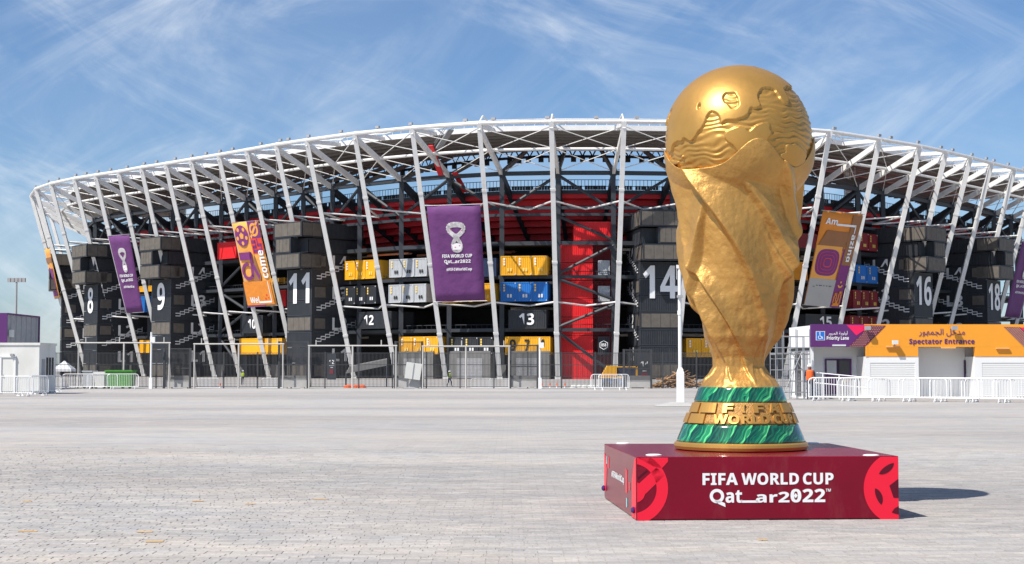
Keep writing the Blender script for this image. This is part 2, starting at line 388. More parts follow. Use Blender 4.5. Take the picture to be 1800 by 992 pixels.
# ---------------------------------------------------------------- the stadium's ring of raking columns, surveyed from the photograph
ZT = 43.5
TP = [(-131, 470), (-131, 452), (-128.5, 434), (-125.5, 416), (-121.5, 398)]
for p in [(54.7, 343.6), (63, 332), (89, 323), (130, 314), (167.5, 308), (208, 302), (248, 294.5), (291, 288), (335, 280.6), (384, 272.5), (433, 264), (485, 254.5), (539, 246.6), (623, 235), (724, 225), (842, 217), (969, 214), (1097, 214)]:
    q = atz(*p, ZT); TP.append((q.x, q.y))
TP += [(32.0, 267.3), (44.6, 271.3)]
for p in [(1459, 231.5), (1546, 245), (1617, 257), (1663, 267), (1706, 277), (1743, 287), (1783, 297)]:
    q = atz(*p, ZT); TP.append((q.x, q.y))
TP += [(114, 339), (121.5, 348.5), (129, 358.5), (135, 370), (138.5, 383), (140, 397)]
NI = len(TP); TP = [Vector((a, b, ZT)) for a, b in TP]
NR = []
for i in range(NI):
    a = TP[max(0, i - 2)]; b = TP[min(NI - 1, i + 2)]; d = (b - a).normalized(); NR.append(Vector((d.y, -d.x, 0)))   # outward
def off(i, o, z): p = TP[i] - NR[i] * o; return Vector((p.x, p.y, z))
def offs(s, o, z):
    i = max(0, min(NI - 2, int(math.floor(s)))); t = s - i
    return off(i, o, z).lerp(off(i + 1, o, z), t)
def at_px(px, o, z=12.0):
    lo = None
    for i in range(3, NI - 1):
        for k in range(20):
            a = proj(offs(i + k / 20, o, z))[0]; b = proj(offs(i + (k + 1) / 20, o, z))[0]
            if a <= px <= b: return i + (k + (px - a) / (b - a)) / 20
    return min((abs(proj(offs(3 + k / 10, o, z))[0] - px), 3 + k / 10) for k in range((NI - 4) * 10))[1]
def nrm(s):
    i = max(0, min(NI - 2, int(math.floor(s)))); return NR[i].lerp(NR[i + 1], s - i).normalized()
OB, OD = 12.6, 13.9           # how far inward the raking columns' feet and the dark frame stand
LV = [8.2, 13.1, 17.7, 23.75, 29.4]
ZD = 36.4
stad = thing('stadium', 'large stadium of white raking columns over black steel frame, red stand and flat roof', 'stadium', (13, 398, GZ))
first, last = 2, NI - 2
def colp(i, z): return off(i, OB, GZ).lerp(TP[i], (z - GZ) / (ZT - GZ))
for i in range(first, last + 1):
    B = MB(); B.tube(off(i, OB, GZ), TP[i], .40, square=True); B.box(off(i, OB, GZ + .25), (1.0, 1.0, .5)); 
    for q_ in (.18, .46, .74): B.tube(off(i, OB, GZ).lerp(TP[i], q_), off(i, OB, GZ).lerp(TP[i], q_ + .008), .47, square=True)
    B.build('white_column', 'white_steel', stad)
    d = off(i, OD, ZD)
    MB().bar(TP[i] - Vector((0, 0, .7)), d, .55, .95).build('roof_strut', 'white_steel', stad)
    MB().bar(d + Vector((0, 0, .2)) , off(i, 30, 42.6), .5, .75).build('inner_strut', 'roof_under', stad)  # soffit's grey-brown puts the shade under the roof into the struts' colour
    MB().bar(TP[i] - Vector((0, 0, .2)), off(i, 8.5, 43.6), .45, .7).build('eave_beam', 'white_steel', stad)
    MB().tube(off(i, OD, GZ), off(i, OD, ZD), .42, square=True).build('dark_column', 'dark_steel', stad)
    B = MB(); B.box(d + Vector((0, 0, .2)), (1.2, 1.2, 1.3)); B.build('node', 'dark_steel', stad)
    MB().bar(off(i, OD + .3, ZD - .6), off(i, 44, 19.5), .7, 1.3).build('raker', 'dark_steel', stad)
    if i % 2 == 0: MB().tube(off(i, OD, GZ), off(i, OD, 2), .7, square=True).build('column_footing', 'concrete_dark', stad)
for i in range(first, last):
    MB().tube(TP[i], TP[i + 1], .36, 8).build('ring_beam', 'white_steel', stad)
    m0 = (TP[i] * .48 + off(i, OD, ZD) * .52); m1 = (TP[i + 1] * .48 + off(i + 1, OD, ZD) * .52)
    MB().tube(m0, m1, .27, 8).build('middle_ring', 'white_steel', stad)
    MB().tube(off(i, OD, ZD), off(i + 1, OD, ZD), .36, square=True).build('top_beam', 'dark_steel', stad)
    B = MB()                                                   # thin tie rods crossing each bay
    s0 = TP[i] - Vector((0, 0, .8)); s1 = TP[i + 1] - Vector((0, 0, .8)); e0 = off(i, OD, ZD + .3); e1 = off(i + 1, OD, ZD + .3)
    B.tube(s0, m1, .085, 5); B.tube(s1, m0, .085, 5)
    B.tube(m0, e1, .085, 5); B.tube(m1, e0, .085, 5)
    B.build('tie_rods', 'white_steel', stad)
    B = MB()
    if i % 2: B.tube(off(i, OD, ZD - .4), off(i + 1, OD, 29.6), .30, 6)
    else: B.tube(off(i + 1, OD, ZD - .4), off(i, OD, 29.6), .30, 6)
    B.build('brace', 'dark_steel', stad)
    for z, hh in ((30.1, .55), (28.9, .5), (23.75, .7), (17.7, .6), (8.2, .6)):
        MB().bar(off(i, OD, z), off(i + 1, OD, z), .45, hh).build('floor_beam', 'dark_steel', stad)
    for z in (30.3, 13.0):                                     # zig-zag stays from the raking columns to the frame
        c0 = colp(i, z); c1 = colp(i + 1, z); md = offs(i + .5, OD - .4, z - .5)
        B = MB(); B.tube(c0, md, .16, 6); B.tube(md, c1, .16, 6); B.build('stay', 'white_steel', stad)
    # roof: eave fascia, railing, top sheet and ribbed soffit, one panel each per bay
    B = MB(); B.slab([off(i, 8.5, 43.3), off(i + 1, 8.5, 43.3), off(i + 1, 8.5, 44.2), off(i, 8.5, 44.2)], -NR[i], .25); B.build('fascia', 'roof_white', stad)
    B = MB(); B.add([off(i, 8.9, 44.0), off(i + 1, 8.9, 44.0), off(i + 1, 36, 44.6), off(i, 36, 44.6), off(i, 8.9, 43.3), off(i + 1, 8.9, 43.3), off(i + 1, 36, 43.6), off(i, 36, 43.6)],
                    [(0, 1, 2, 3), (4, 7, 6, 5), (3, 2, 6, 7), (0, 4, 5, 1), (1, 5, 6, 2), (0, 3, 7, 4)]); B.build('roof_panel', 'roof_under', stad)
    for j in range(7):
        o_ = 11 + j * 3.6
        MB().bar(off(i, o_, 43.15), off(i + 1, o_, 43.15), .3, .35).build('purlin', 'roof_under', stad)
    B = MB(); n = 6
    for z in (44.75, 45.35): B.tube(off(i, 8.6, z), off(i + 1, 8.6, z), .07, 4)
    for k in range(n): B.tube(offs(i + k / n, 8.6, 44.1), offs(i + k / n, 8.6, 45.35), .055, 4)
    B.build('roof_railing', 'white_steel', stad)
    B = MB(); B.tube(TP[i] + Vector((0, 0, .3)), off(i + 1, 8.7, 44.5), .12, 5); B.tube(TP[i + 1] + Vector((0, 0, .3)), off(i, 8.7, 44.5), .12, 5); B.build('eave_brace', 'white_steel', stad)
    B = MB(); B.tube(off(i, 36.5, 42.4), off(i + 1, 36.5, 42.4), .3, 6); B.tube(off(i, 36.5, 44.3), off(i + 1, 36.5, 44.3), .3, 6)
    for k in range(6): B.tube(offs(i + k / 6, 36.5, 42.4 if k % 2 else 44.3), offs(i + (k + 1) / 6, 36.5, 44.3 if k % 2 else 42.4), .14, 4)
    for k in range(3): B.box(offs(i + .2 + k * .3, 36.2, 41.7), (1.0, .6, .8))
    B.build('catwalk', 'dark_steel', stad)
    # upper stand, seen from below and behind: a rim wall, a railing, a row of seat backs, and stepped red terracing
    B = MB(); steps = 13; z0, z1, o0, o1 = 33.4, 19.0, 19.5, 46
    for k in range(steps):
        a = o0 + (o1 - o0) * k / steps; b_ = o0 + (o1 - o0) * (k + 1) / steps; za = z0 + (z1 - z0) * k / steps; zb = z0 + (z1 - z0) * (k + 1) / steps
        B.add([off(i, a, za), off(i + 1, a, za), off(i + 1, a, zb + .12), off(i, a, zb + .12)], [(0, 1, 2, 3)])
        B.add([off(i, a, zb + .12), off(i + 1, a, zb + .12), off(i + 1, b_, zb), off(i, b_, zb)], [(0, 1, 2, 3)])
    B.build('stand_terrace', 'stand_red', stad)
    MB().slab([off(i, 19.4, 33.2), off(i + 1, 19.4, 33.2), off(i + 1, 19.4, 33.9), off(i, 19.4, 33.9)], NR[i], .2).build('stand_rim', 'dark_steel', stad)
    B = MB(); n = 14
    for k in range(n): B.tube(offs(i + k / n, 19.3, 33.9), offs(i + k / n, 19.3, 35.8), .045, 4)
    for z in (34.6, 35.8): B.tube(off(i, 19.3, z), off(i + 1, 19.3, z), .06, 4)
    B.build('stand_railing', 'dark_steel', stad)
    B = MB(); n = 18; X = (TP[i + 1] - TP[i]).normalized()
    for k in range(n):
        if k % 9 == 8: continue
        c = offs(i + (k + .5) / n, 20.2, 34.45); B.box(c, (.46, .1, .75), X)
    B.build('seat_row', 'dark_steel', stad, kind='stuff')
    # concourse decks behind the frame and the dark inner wall
    for z in (LV[:4] if i != 21 else []):
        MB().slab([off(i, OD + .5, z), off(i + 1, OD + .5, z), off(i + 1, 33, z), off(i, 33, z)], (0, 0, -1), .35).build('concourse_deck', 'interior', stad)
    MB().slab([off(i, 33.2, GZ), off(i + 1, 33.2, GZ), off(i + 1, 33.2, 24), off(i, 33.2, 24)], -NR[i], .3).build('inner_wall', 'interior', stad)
    B = MB()
    for z in (9.2, 18.7):
        B.tube(off(i, OD + .6, z), off(i + 1, OD + .6, z), .06, 4); 
        for k in range(10): B.tube(offs(i + k / 10, OD + .6, z - .9), offs(i + k / 10, OD + .6, z), .04, 4)
    B.build('deck_railing', 'dark_steel', stad)
    B = MB()
    for k in range(3):
        z = random.choice((12.2, 16.8, 22.6, 22.9, 7.4)); o_ = random.uniform(16, 24); B.tube(off(i, o_, z), off(i + 1, o_, z), random.uniform(.12, .3), 6)
    B.build('service_pipe', random.choice(('pipe', 'galvanised', 'copper')), stad)
for k in range(2 * (last - first)):                            # floodlights along the ring beam
    s = first + .3 + k * .62 + random.uniform(-.2, .2)
    if s >= last: break
    p = offs(s, .1, ZT + .55); B = MB(); B.tube(p - Vector((0, 0, .5)), p, .06, 5); B.box(p + Vector((0, 0, .2)), (.75, .4, .42), (NR[int(s)].y, -NR[int(s)].x, 0)); B.build('floodlight', 'tower_grey', stad)
# steel gables standing over the front columns
for i in (20, 21, 22):
    B = MB(); p = TP[i]; B.tube(p, p - NR[i] * 2.2 + Vector((0, 0, 1.6)), .16, 5); B.tube(p - NR[i] * 2.2 + Vector((0, 0, 1.6)), off(i, 8, 44.2), .16, 5); B.build('gable', 'white_steel', stad)
# the two ladder towers up to the roof, and the sloping stair gangway
for px, z0, z1, o in ((556, 27, 43, 24), (318, 27, 43, 24), (1494, 27, 43, 24)):
    s = at_px(px, o, 35); B = MB(); c = offs(s, o, 0); X = Vector((nrm(s).y, -nrm(s).x, 0))
    for e in (-1, 1):
        for g in (-1, 1): B.tube(c + X * e * .95 + nrm(s) * g * .7 + Vector((0, 0, z0)), c + X * e * .95 + nrm(s) * g * .7 + Vector((0, 0, z1)), .1, 4)
    for k in range(16): B.box(c + Vector((0, 0, z0 + k)), (1.8, 1.4, .12), X); B.box(c - nrm(s) * .6 + Vector((0, 0, z0 + k + .5)), (1.5, .1, .75), X)
    B.build('ladder_tower', 'cabin_white', stad)
a = aty(772, 300, 284); b_ = aty(815, 338, 290)
B = MB(); B.bar(aty(793, 228, 277), aty(770, 262, 279), 1.4, .2); 
for dx in (-.7, .7):
    for dz in (.6, 1.1): B.tube(aty(793, 228, 277) + Vector((dx, 0, dz)), aty(770, 262, 279) + Vector((dx, 0, dz)), .07, 4)
B.build('gangway', 'galvanised', stad)
B = MB(); B.bar(aty(757, 256, 279), aty(775, 308, 283), 1.0, .25); B.bar(aty(799, 303, 284), aty(818, 338, 288), 1.0, .25); B.build('gangway_stair', 'stand_red', stad)
# deep cross bracing of the two open bays
def kbrace(i):
    zs = [GZ + .4, 8.2, 13.1, 17.7, 23.75, 29.0]
    for k in range(len(zs) - 1):
        a, b_ = (i, i + 1) if k % 2 == 0 else (i + 1, i)
        MB().tube(off(a, OD - .2, zs[k + 1] - .4), off(b_, OD - .2, zs[k] + .5), .30, 6).build('brace', 'dark_steel', stad)
kbrace(21)
i9 = int(at_px(395, OD)); kbrace(i9); kbrace(i9 + 1)
# ---------------------------------------------------------------- shipping containers
def corrugated(B, p, X, n, w, h, th=.06, pitch=.32):
    """a ribbed wall from p along X, width w, height h, outward n"""
    k = max(4, int(w / pitch)); vs = []; pts = []
    for i in range(k):
        a = w * i / k; q = w / k
        pts += [(a, 0), (a + q * .35, 0), (a + q * .5, -th), (a + q * .85, -th)]
    pts.append((w, 0))
    for z in (0, h): vs += [p + X * a + n * d + Vector((0, 0, z)) for a, d in pts]
    m = len(pts); B.add(vs, [(i, i + 1, m + i + 1, m + i) for i in range(m - 1)])
def container_geo(w, d, h):
    """local: front face centred on the origin's y=0, body runs to +y, bottom at z=0"""
    B = MB(); X = Vector((1, 0, 0)); Y = Vector((0, 1, 0)); e = .10
    corrugated(B, Vector((-w / 2 + e, .03, .1)), X, -Y, w - 2 * e, h - .2)
    corrugated(B, Vector((w / 2 - .03, e, .1)), Y, X, d - 2 * e, h - .2)
    corrugated(B, Vector((w / 2 - e, d - .03, .1)), -X, Y, w - 2 * e, h - .2)
    corrugated(B, Vector((-w / 2 + .03, d - e, .1)), -Y, -X, d - 2 * e, h - .2)
    B.box((0, d / 2, h - .10), (w - .12, d - .12, .06)); B.box((0, d / 2, .10), (w - .12, d - .12, .06))
    return B
def frame_geo(w, d, h):
    B = MB(); q = .17
    for x in (-1, 1):
        for y in (0, 1): B.box((x * (w / 2 - q / 2 + .01), (q / 2 - .01 if y == 0 else d - q / 2 + .01), h / 2), (q, q, h))
    for z in (q / 2, h - q / 2):
        for y in (q / 2 - .005, d - q / 2 + .005): B.box((0, y, z), (w - 2 * q, q - .02, q - .01))
        for x in (-1, 1): B.box((x * (w / 2 - q / 2 + .005), d / 2, z), (q - .02, d - 2 * q, q - .01))
    return B
MC = {}
def cmesh(kind, w, d, h):
    k = (kind, round(w, 2), round(d, 2), round(h, 2))
    if k not in MC: MC[k] = mesh(container_geo(w, d, h) if kind == 'c' else frame_geo(w, d, h))
    return MC[k]
def container(label, x0, x1, y0, y1, color, o=12.2, depth=6.1, units=0, group=None, txt=None, tmat=None, vents=True):
    s0 = at_px(x0, o); s1 = at_px(x1, o); a = offs(s0, o, 0); b = offs(s1, o, 0) if s1 > s0 + .02 else offs(s0, o, 0) + Vector((4, 0, 0)); c = (a + b) / 2; X = (b - a).normalized(); w = (b - a).length
    zb = aty((x0 + x1) / 2, y1, c.y).z; zt = aty((x0 + x1) / 2, y0, c.y).z; h = zt - zb
    rz = math.atan2(X.y, X.x)
    t = thing('shipping_container', label, 'container', (c.x, c.y, zb), group, rz)
    local('container_wall', container_mesh_copy(w, depth, h), color, t); 
    fm = frame_geo(w, depth, h); local('container_frame', mesh(fm), color, t)
    fn = lambda u, v, hh: Vector((u, -.05 - hh, v))
    def lo(o_): 
        o_.matrix_parent_inverse.identity(); return o_
    for k in range(1, units): lo(MB().box((-w / 2 + w * k / units, -.03, h / 2), (.16, .1, h - .25)).build('door_post', color, t))
    for k in range(units):
        u0 = -w / 2 + w * k / units; q = w / units
        lo(polys_on('sticker', [[(u0 + q * .18, h * z), (u0 + q * .28, h * z), (u0 + q * .28, h * (z + .1)), (u0 + q * .18, h * (z + .1))] for z in (.52, .66, .80)], fn, 'sticker' if color != 'yellow' else 'print_white', t, .03))
        lo(polys_on('vent', [[(u0 + q * a_, h * .2), (u0 + q * (a_ + .12), h * .2), (u0 + q * (a_ + .12), h * .38), (u0 + q * a_, h * .38)] for a_ in (.42, .60)], fn, 'print_grey' if color in ('black_paint', 'blue') else 'print_black' if color == 'grey_box' else 'sticker', t, .03))
        for z in (.06, .94): lo(MB().box((u0 + q * .94, -.06, h * z), (.12, .08, .22)).build('lock', 'print_grey', t))
    if txt:
        for s, u0, u1, v0, v1 in txt: lo(text_on('numeral', s, fn, -w / 2 + u0 * w, -w / 2 + u1 * w, v0 * h, v1 * h, tmat or 'print_white', t, .02, .03))
    return t
def container_mesh_copy(w, d, h): return mesh(container_geo(w, d, h))
G = 'containers set in the stadium front'
container('yellow container above the black one, beside the tower numbered 11', 606, 659, 458, 491, 'yellow', units=3, group=G)
container('black three-unit container under the yellow one beside tower 11', 606, 661, 503, 535, 'black_paint', units=3, group=G)
container('upper of the two pale grey containers by the large purple banner', 684, 750, 455, 487, 'grey_box', units=3, group=G)
container('lower of the two pale grey containers by the large purple banner', 683, 749, 500, 532, 'grey_box', units=3, group=G)
container('black container numbered twelve, under the black three-unit one beside tower eleven', 627, 688, 548, 578, 'black_paint', group=G, txt=[('12', .22, .50, .22, .80)])
container('yellow container at ground storey under the number 12 and purple banner', 702, 770, 592, 623, 'yellow', units=3, group=G)
container('yellow container above the blue one, right of the purple banner', 880, 962, 450, 484, 'yellow', units=3, group=G)
container('blue three-unit container below a yellow one in the stadium front', 880, 962, 496, 530, 'blue', units=3, group=G)
container('black container numbered thirteen, under the blue one', 894, 960, 545, 578, 'black_paint', group=G, txt=[('13', .28, .68, .2, .82)])
container('yellow container marked 9 7 4 in black', 888, 967, 592, 624, 'yellow', group=G, txt=[('9', .10, .24, .2, .85), ('7', .43, .54, .2, .85), ('4', .74, .89, .2, .85)], tmat='print_black')
container('black three-unit container between the yellow 974 and another yellow one', 789, 866, 593, 623, 'black_paint', units=3, group=G)
container('orange-yellow container half hidden behind the foot of the purple banner', 777, 868, 499, 531, 'yellow', o=13, units=3, group=G)
container('dark navy container half hidden behind the middle of the purple banner', 790, 872, 455, 487, 'navy', o=13.2, group=G)
container('yellow container under the black number 10 container', 421, 462, 595, 623, 'yellow', group=G)
container('yellow container against the foot of tower 11', 466, 496, 595, 623, 'yellow', o=12.5, group=G)
container('black container with the number 10 behind raking columns', 423, 462, 555, 586, 'black_paint', group=G, txt=[('10', .35, .7, .25, .8)])
container('bright red container high beside the orange football banner', 381, 414, 426, 455, 'bright_red', group=G)
container('small red container against the edge of tower 11', 490, 502, 510, 539, 'bright_red', o=12, depth=3, group=G)
container('orange container behind the upper boxes of tower 11', 470, 500, 489, 500, 'yellow', o=15, depth=4, group=G)
container('yellow container between the corner column and tower 8', 112, 146, 498, 523, 'yellow', o=14, group=G)
container('blue container under the yellow one beside tower 8', 112, 146, 531, 557, 'blue', o=14, group=G)
container('yellow container at ground storey between towers 8 and 9', 246, 263, 598, 621, 'yellow', o=12.5, group=G)
container('yellow container high between towers 8 and 9', 244, 266, 503, 513, 'yellow', o=12.5, group=G)
container('blue container half hidden by the small purple banner near tower 9', 244, 266, 521, 549, 'blue', o=12.5, group=G)
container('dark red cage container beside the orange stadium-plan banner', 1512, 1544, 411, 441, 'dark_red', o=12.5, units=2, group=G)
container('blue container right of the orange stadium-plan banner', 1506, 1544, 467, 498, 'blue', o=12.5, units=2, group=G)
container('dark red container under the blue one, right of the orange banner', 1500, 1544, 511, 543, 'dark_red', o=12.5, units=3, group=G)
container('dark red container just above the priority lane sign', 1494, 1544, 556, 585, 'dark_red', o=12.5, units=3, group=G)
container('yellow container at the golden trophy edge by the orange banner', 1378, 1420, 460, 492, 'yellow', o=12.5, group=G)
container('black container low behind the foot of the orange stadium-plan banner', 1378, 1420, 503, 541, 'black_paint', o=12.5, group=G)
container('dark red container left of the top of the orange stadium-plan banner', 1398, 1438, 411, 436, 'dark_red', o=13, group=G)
container('black container with the number 15 above the priority lane sign', 1416, 1476, 553, 588, 'black_paint', o=12.3, group=G, txt=[('15', .40, .75, .35, .9)])
container('ochre container between the lamp post and the golden trophy', 1206, 1262, 595, 628, 'yellow', o=12.6, units=2, group=G)
# red lift core between the frame columns
def core_box(x0, x1, y0, y1, o, depth, m, label):
    return container(label, x0, x1, y0, y1, m, o=o, depth=depth, group='red containers of the lift core')
core_box(1010, 1080, 390, 423, 14.6, 6, 'bright_red', 'bright red container on top of the red lift core')
ys = [430, 462, 494, 526, 558, 590, 622, 668]
nm = ['topmost', 'second from the top', 'third from the top', 'fourth from the top', 'third from the ground', 'second from the ground', 'lowest']
for k in range(7): core_box(986, 1042, ys[k], ys[k + 1] - 1, 15.2, 7, 'bright_red', f'flat red container of the lift core, {nm[k]} of its stack')
for k in range(7): core_box(1043, 1082, ys[k], ys[k + 1] - 1, 18, 5, 'dark_red', f'shaded red container set back in the lift core, {nm[k]}')  # darker red than the front stack: the recess's shade is put into the colour
# grey plant boxes and a black crate on the lift core's galleries
for (x0, x1, y0, y1, m, lb) in ((1052, 1072, 458, 484, 'grey_box', 'upper grey plant box on the red lift core gallery'), (1052, 1072, 503, 530, 'grey_box', 'lower grey plant box on the red lift core gallery'), (1051, 1071, 592, 624, 'black_paint', 'small black crate with a white crest beside the red lift core')):
    t = container(lb, x0, x1, y0, y1, m, o=14.6, depth=2, group='plant boxes on the lift core')
    if m == 'black_paint':
        fn = lambda u, v, hh: Vector((u, -.06 - hh, v))
        for o_ in (polys_on('crest', annulus(0, 1.75, .72, .85, 6, 30, 390), fn, MATS['print_white'], t, .05), text_on('crest_mark', '858', fn, -.45, .45, 1.5, 2.05, MATS['print_white'], t, .02, .05)): o_.matrix_parent_inverse.identity()
# ---------------------------------------------------------------- stair towers of black containers
def tower(num, px, o, label, side, face=7.4, depth=12.4, rz_extra=0.0, dpx=None):
    s = at_px(px, o); c = offs(s, o, GZ); n = nrm(s); X = Vector((-n.y, n.x, 0)) * 1.0      # X along the front, to the viewer's right
    if X.x < 0 and abs(n.x) < .9: X = -X
    rz = math.atan2(X.y, X.x) + rz_extra
    t = thing('stair_tower', label, 'tower', (c.x, c.y, GZ), 'numbered stair towers', rz)
    H_ = 2.97; plan = {0: 'b', 1: 'b', 2: 'b', 3: 's', 4: 'b', 5: 'b', 6: 'o', 7: 'h', 8: 'p'}
    def lo(o_): o_.matrix_parent_inverse.identity(); return o_
    for k in range(10):
        z = k * H_; x0, x1, y0, y1 = -face / 2, face / 2, 0.0, depth; scr = []
        if k in (0, 3): scr = [('f', .0, 1.)]
        if k in (1, 2, 4, 5): scr = []
        if k == 7: x0, x1 = (-face / 2, face / 2); y0 = -2.9; scr = [('f', 0, 1.), ('s', 0, .32)]
        if k == 8: y0 = -2.9; scr = [('f', 0, 1.)]
        if k == 9: y0 = -2.9; scr = [('f', 0, 1.), ('s', 0, .30)]
        w = x1 - x0; d = y1 - y0
        if k == 8:            # a narrower box on the outer corner, the rest of the storey set back
            w8 = w * .62; xo = -side * (w - w8) / 2
            local('container', cmesh('c', w8, d, H_ - .1), 'black_paint', t, (xo, y0, z)); local('container_frame', cmesh('f', w8, d, H_ - .1), 'dark_steel', t, (xo, y0, z))
            local('container', cmesh('c', w, depth + .9, H_ - .1), 'black_paint', t, (0, -.9, z)); xw0, xw1 = xo - w8 / 2, xo + w8 / 2
        else:
            dz = 0
            if k == 9: w += .9; x0 -= .45; x1 += .45
            local('container', cmesh('c', w, d, H_ - .1), 'black_paint', t, (0, y0, z)); local('container_frame', cmesh('f', w, d, H_ - .1), 'dark_steel', t, (0, y0, z)); xw0, xw1 = x0, x1
        for wh, a, b in scr:
            nn = 4 if wh == 'f' else 2
            if wh == 'f':
                for q in range(nn):
                    u0 = xw0 + .25 + (xw1 - xw0 - .5) * q / nn; u1 = xw0 + .25 + (xw1 - xw0 - .5) * (q + 1) / nn
                    lo(MB().box(((u0 + u1) / 2, y0 - .02, z + H_ / 2 - .05), (u1 - u0 - .06, .08, H_ - .55)).build('screen_panel', 'screen', t))
            else:
                for q in range(nn):
                    v0 = y0 + .25 + d * b * q / nn; v1 = y0 + .25 + d * b * (q + 1) / nn
                    lo(MB().box((side * ((xw1 - xw0) / 2 + .02), (v0 + v1) / 2, z + H_ / 2 - .05), (.08, v1 - v0 - .06, H_ - .55)).build('screen_panel', 'screen', t))
        if k in (0, 3, 5, 7):
            lo(MB().box((side * (face / 2 + .02), 2.0, z + H_ / 2), (.08, 2.6, H_ - 1.0)).build('screen_panel', 'screen', t))
    ff = lambda u, v, hh: Vector((u, -.06 - hh, v))
    lo(text_on('numeral', num, ff, -face * (.20 if len(num) == 1 else .42), face * (.20 if len(num) == 1 else .42), 5 * H_ - .6, 6.75 * H_, 'print_white', t, .014, .03))
    # the flank: storey marks and stepped stair lines
    fs_ = (lambda u, v, hh: Vector((face / 2 + .06 + hh, u, v))) if side > 0 else (lambda u, v, hh: Vector((-face / 2 - .06 - hh, 12.4 - u, v)))
    D = 12.4
    q = lambda a: a if side > 0 else D - a
    for L_, k in (('L4', 7), ('L3', 5), ('L2', 3), ('L1', 1)):
        z = k * H_
        a0, a1 = (5.0, 8.6) if side > 0 else (3.4, 7.0)
        lo(text_on('storey_mark', L_, fs_, a0, a1, z + .3, z + 2.7, 'print_white', t, .012, .03))
        if k > 1 or True:
            za = z - 1.9; pts = []; n_ = 9; up = 3.6
            for j in range(n_):
                pts += [(1.2 + 9.6 * j / n_, za + up * j / n_), (1.2 + 9.6 * (j + 1) / n_, za + up * j / n_)]
            pts.append((1.2 + 9.6, za + up))
            pts = [(a, b_) for a, b_ in pts if b_ > .2] 
            if side < 0: pts = [(D - a, b_) for a, b_ in pts]
            if k > 1:
                lo(polys_on('stair_line', strip(pts, .17), fs_, 'print_white', t, .03))
                lo(polys_on('stair_line', strip([(a, b_ + .55) for a, b_ in pts], .17), fs_, 'print_white', t, .03))
    for j in range(9): lo(MB().box((side * (face / 2 + .02), D / 2, (j + 1) * H_ - .05), (.06, D - .3, .09)).build('joint_rail', 'dark_steel', t))
    return t
tower('8', 159, 5.9, 'black container stair tower marked 8, nearest the corner of the stadium', 1)
tower('9', 283, 5.9, 'black container stair tower marked 9, between two purple and orange banners', 1)
tower('11', 526, 5.9, 'black container stair tower marked 11', 1)
tower('14', 1161, 9.0, 'black container stair tower marked 14 beside the golden trophy', -1, rz_extra=R(-3))
tower('16', 1624, 5.6, 'black container stair tower marked 16 above the spectator entrance', -1)
tower('18', 1748, 5.6, 'black container stair tower marked 18 at the far end of the row', -1)
tower('7', 102, 7.5, 'black stair tower half hidden behind the corner column, beyond tower 8', 1)
# ground-storey service walls with roller doors under the yellow containers
for x0, x1, lb in ((698, 762, 'grey service block with a shutter under the yellow container'), (790, 862, 'grey service block under the black container'), (893, 966, 'grey service block with a wide shutter under the 974 container')):
    o = 11.9; a = offs(at_px(x0, o), o, GZ); b = offs(at_px(x1, o), o, GZ); t = thing('service_block', lb, 'block', tuple((a + b) / 2)); X = (b - a).normalized(); n = Vector((X.y, -X.x, 0)); w = (b - a).length
    c = (a + b) / 2
    MB().box(c - n * 2.5 + Vector((0, 0, 2.5)), (w, 5, 5.0), X).build('block_wall', 'concrete_dark', t)
    B = MB()
    for k in range(14): B.box(c + n * .03 + Vector((0, 0, .35 + k * .25)), (w * .62, .08, .22), X)
    B.build('shutter', 'tower_grey', t)
# ---------------------------------------------------------------- banners hung between the raking columns
def banner(label, corners, base):
    """corners: photograph pixels of top-left, top-right, bottom-right, bottom-left; it hangs in the columns' own sloping plane"""
    mx = sum(c[0] for c in corners) / 4; my = sum(c[1] for c in corners) / 4
    best = min(range(first, last), key=lambda i: abs(proj(colp(i, 24))[0] * .5 + proj(colp(i + 1, 24))[0] * .5 - mx) + (1e4 if proj(colp(i, 24))[0] > proj(colp(i + 1, 24))[0] else 0))
    i = best; n = (TP[i + 1] - TP[i]).cross(off(i, OB, GZ) - TP[i]).normalized()
    if n.y > 0: n = -n
    p = TP[i] + n * .5
    q = [hit(c[0], c[1], p, n) for c in corners]
    def fn(u, v, h): return (q[3].lerp(q[2], u)).lerp(q[0].lerp(q[1], u), v) + n * h
    t = thing('banner', label, 'banner', tuple(fn(.5, 0, 0)), 'banners hung between the raking columns')
    B = MB(); K = 10
    for r in range(K + 1):
        for c in range(7):
            u, v = c / 6, r / K; B.v.append(tuple(fn(u, v, .10 * math.sin(u * 7 + v * 5) * math.sin(math.pi * u))))
    B.f = [(r * 7 + c, r * 7 + c + 1, r * 7 + c + 8, r * 7 + c + 7) for r in range(K) for c in range(6)]
    o = B.build('sheet', base, t, True); md = o.modifiers.new('t', 'SOLIDIFY'); md.thickness = .03
    for v in (0, 1): MB().tube(fn(-.04, v, 0), fn(1.04, v, 0), .06, 5).build('batten', 'galvanised', t)
    return t, fn
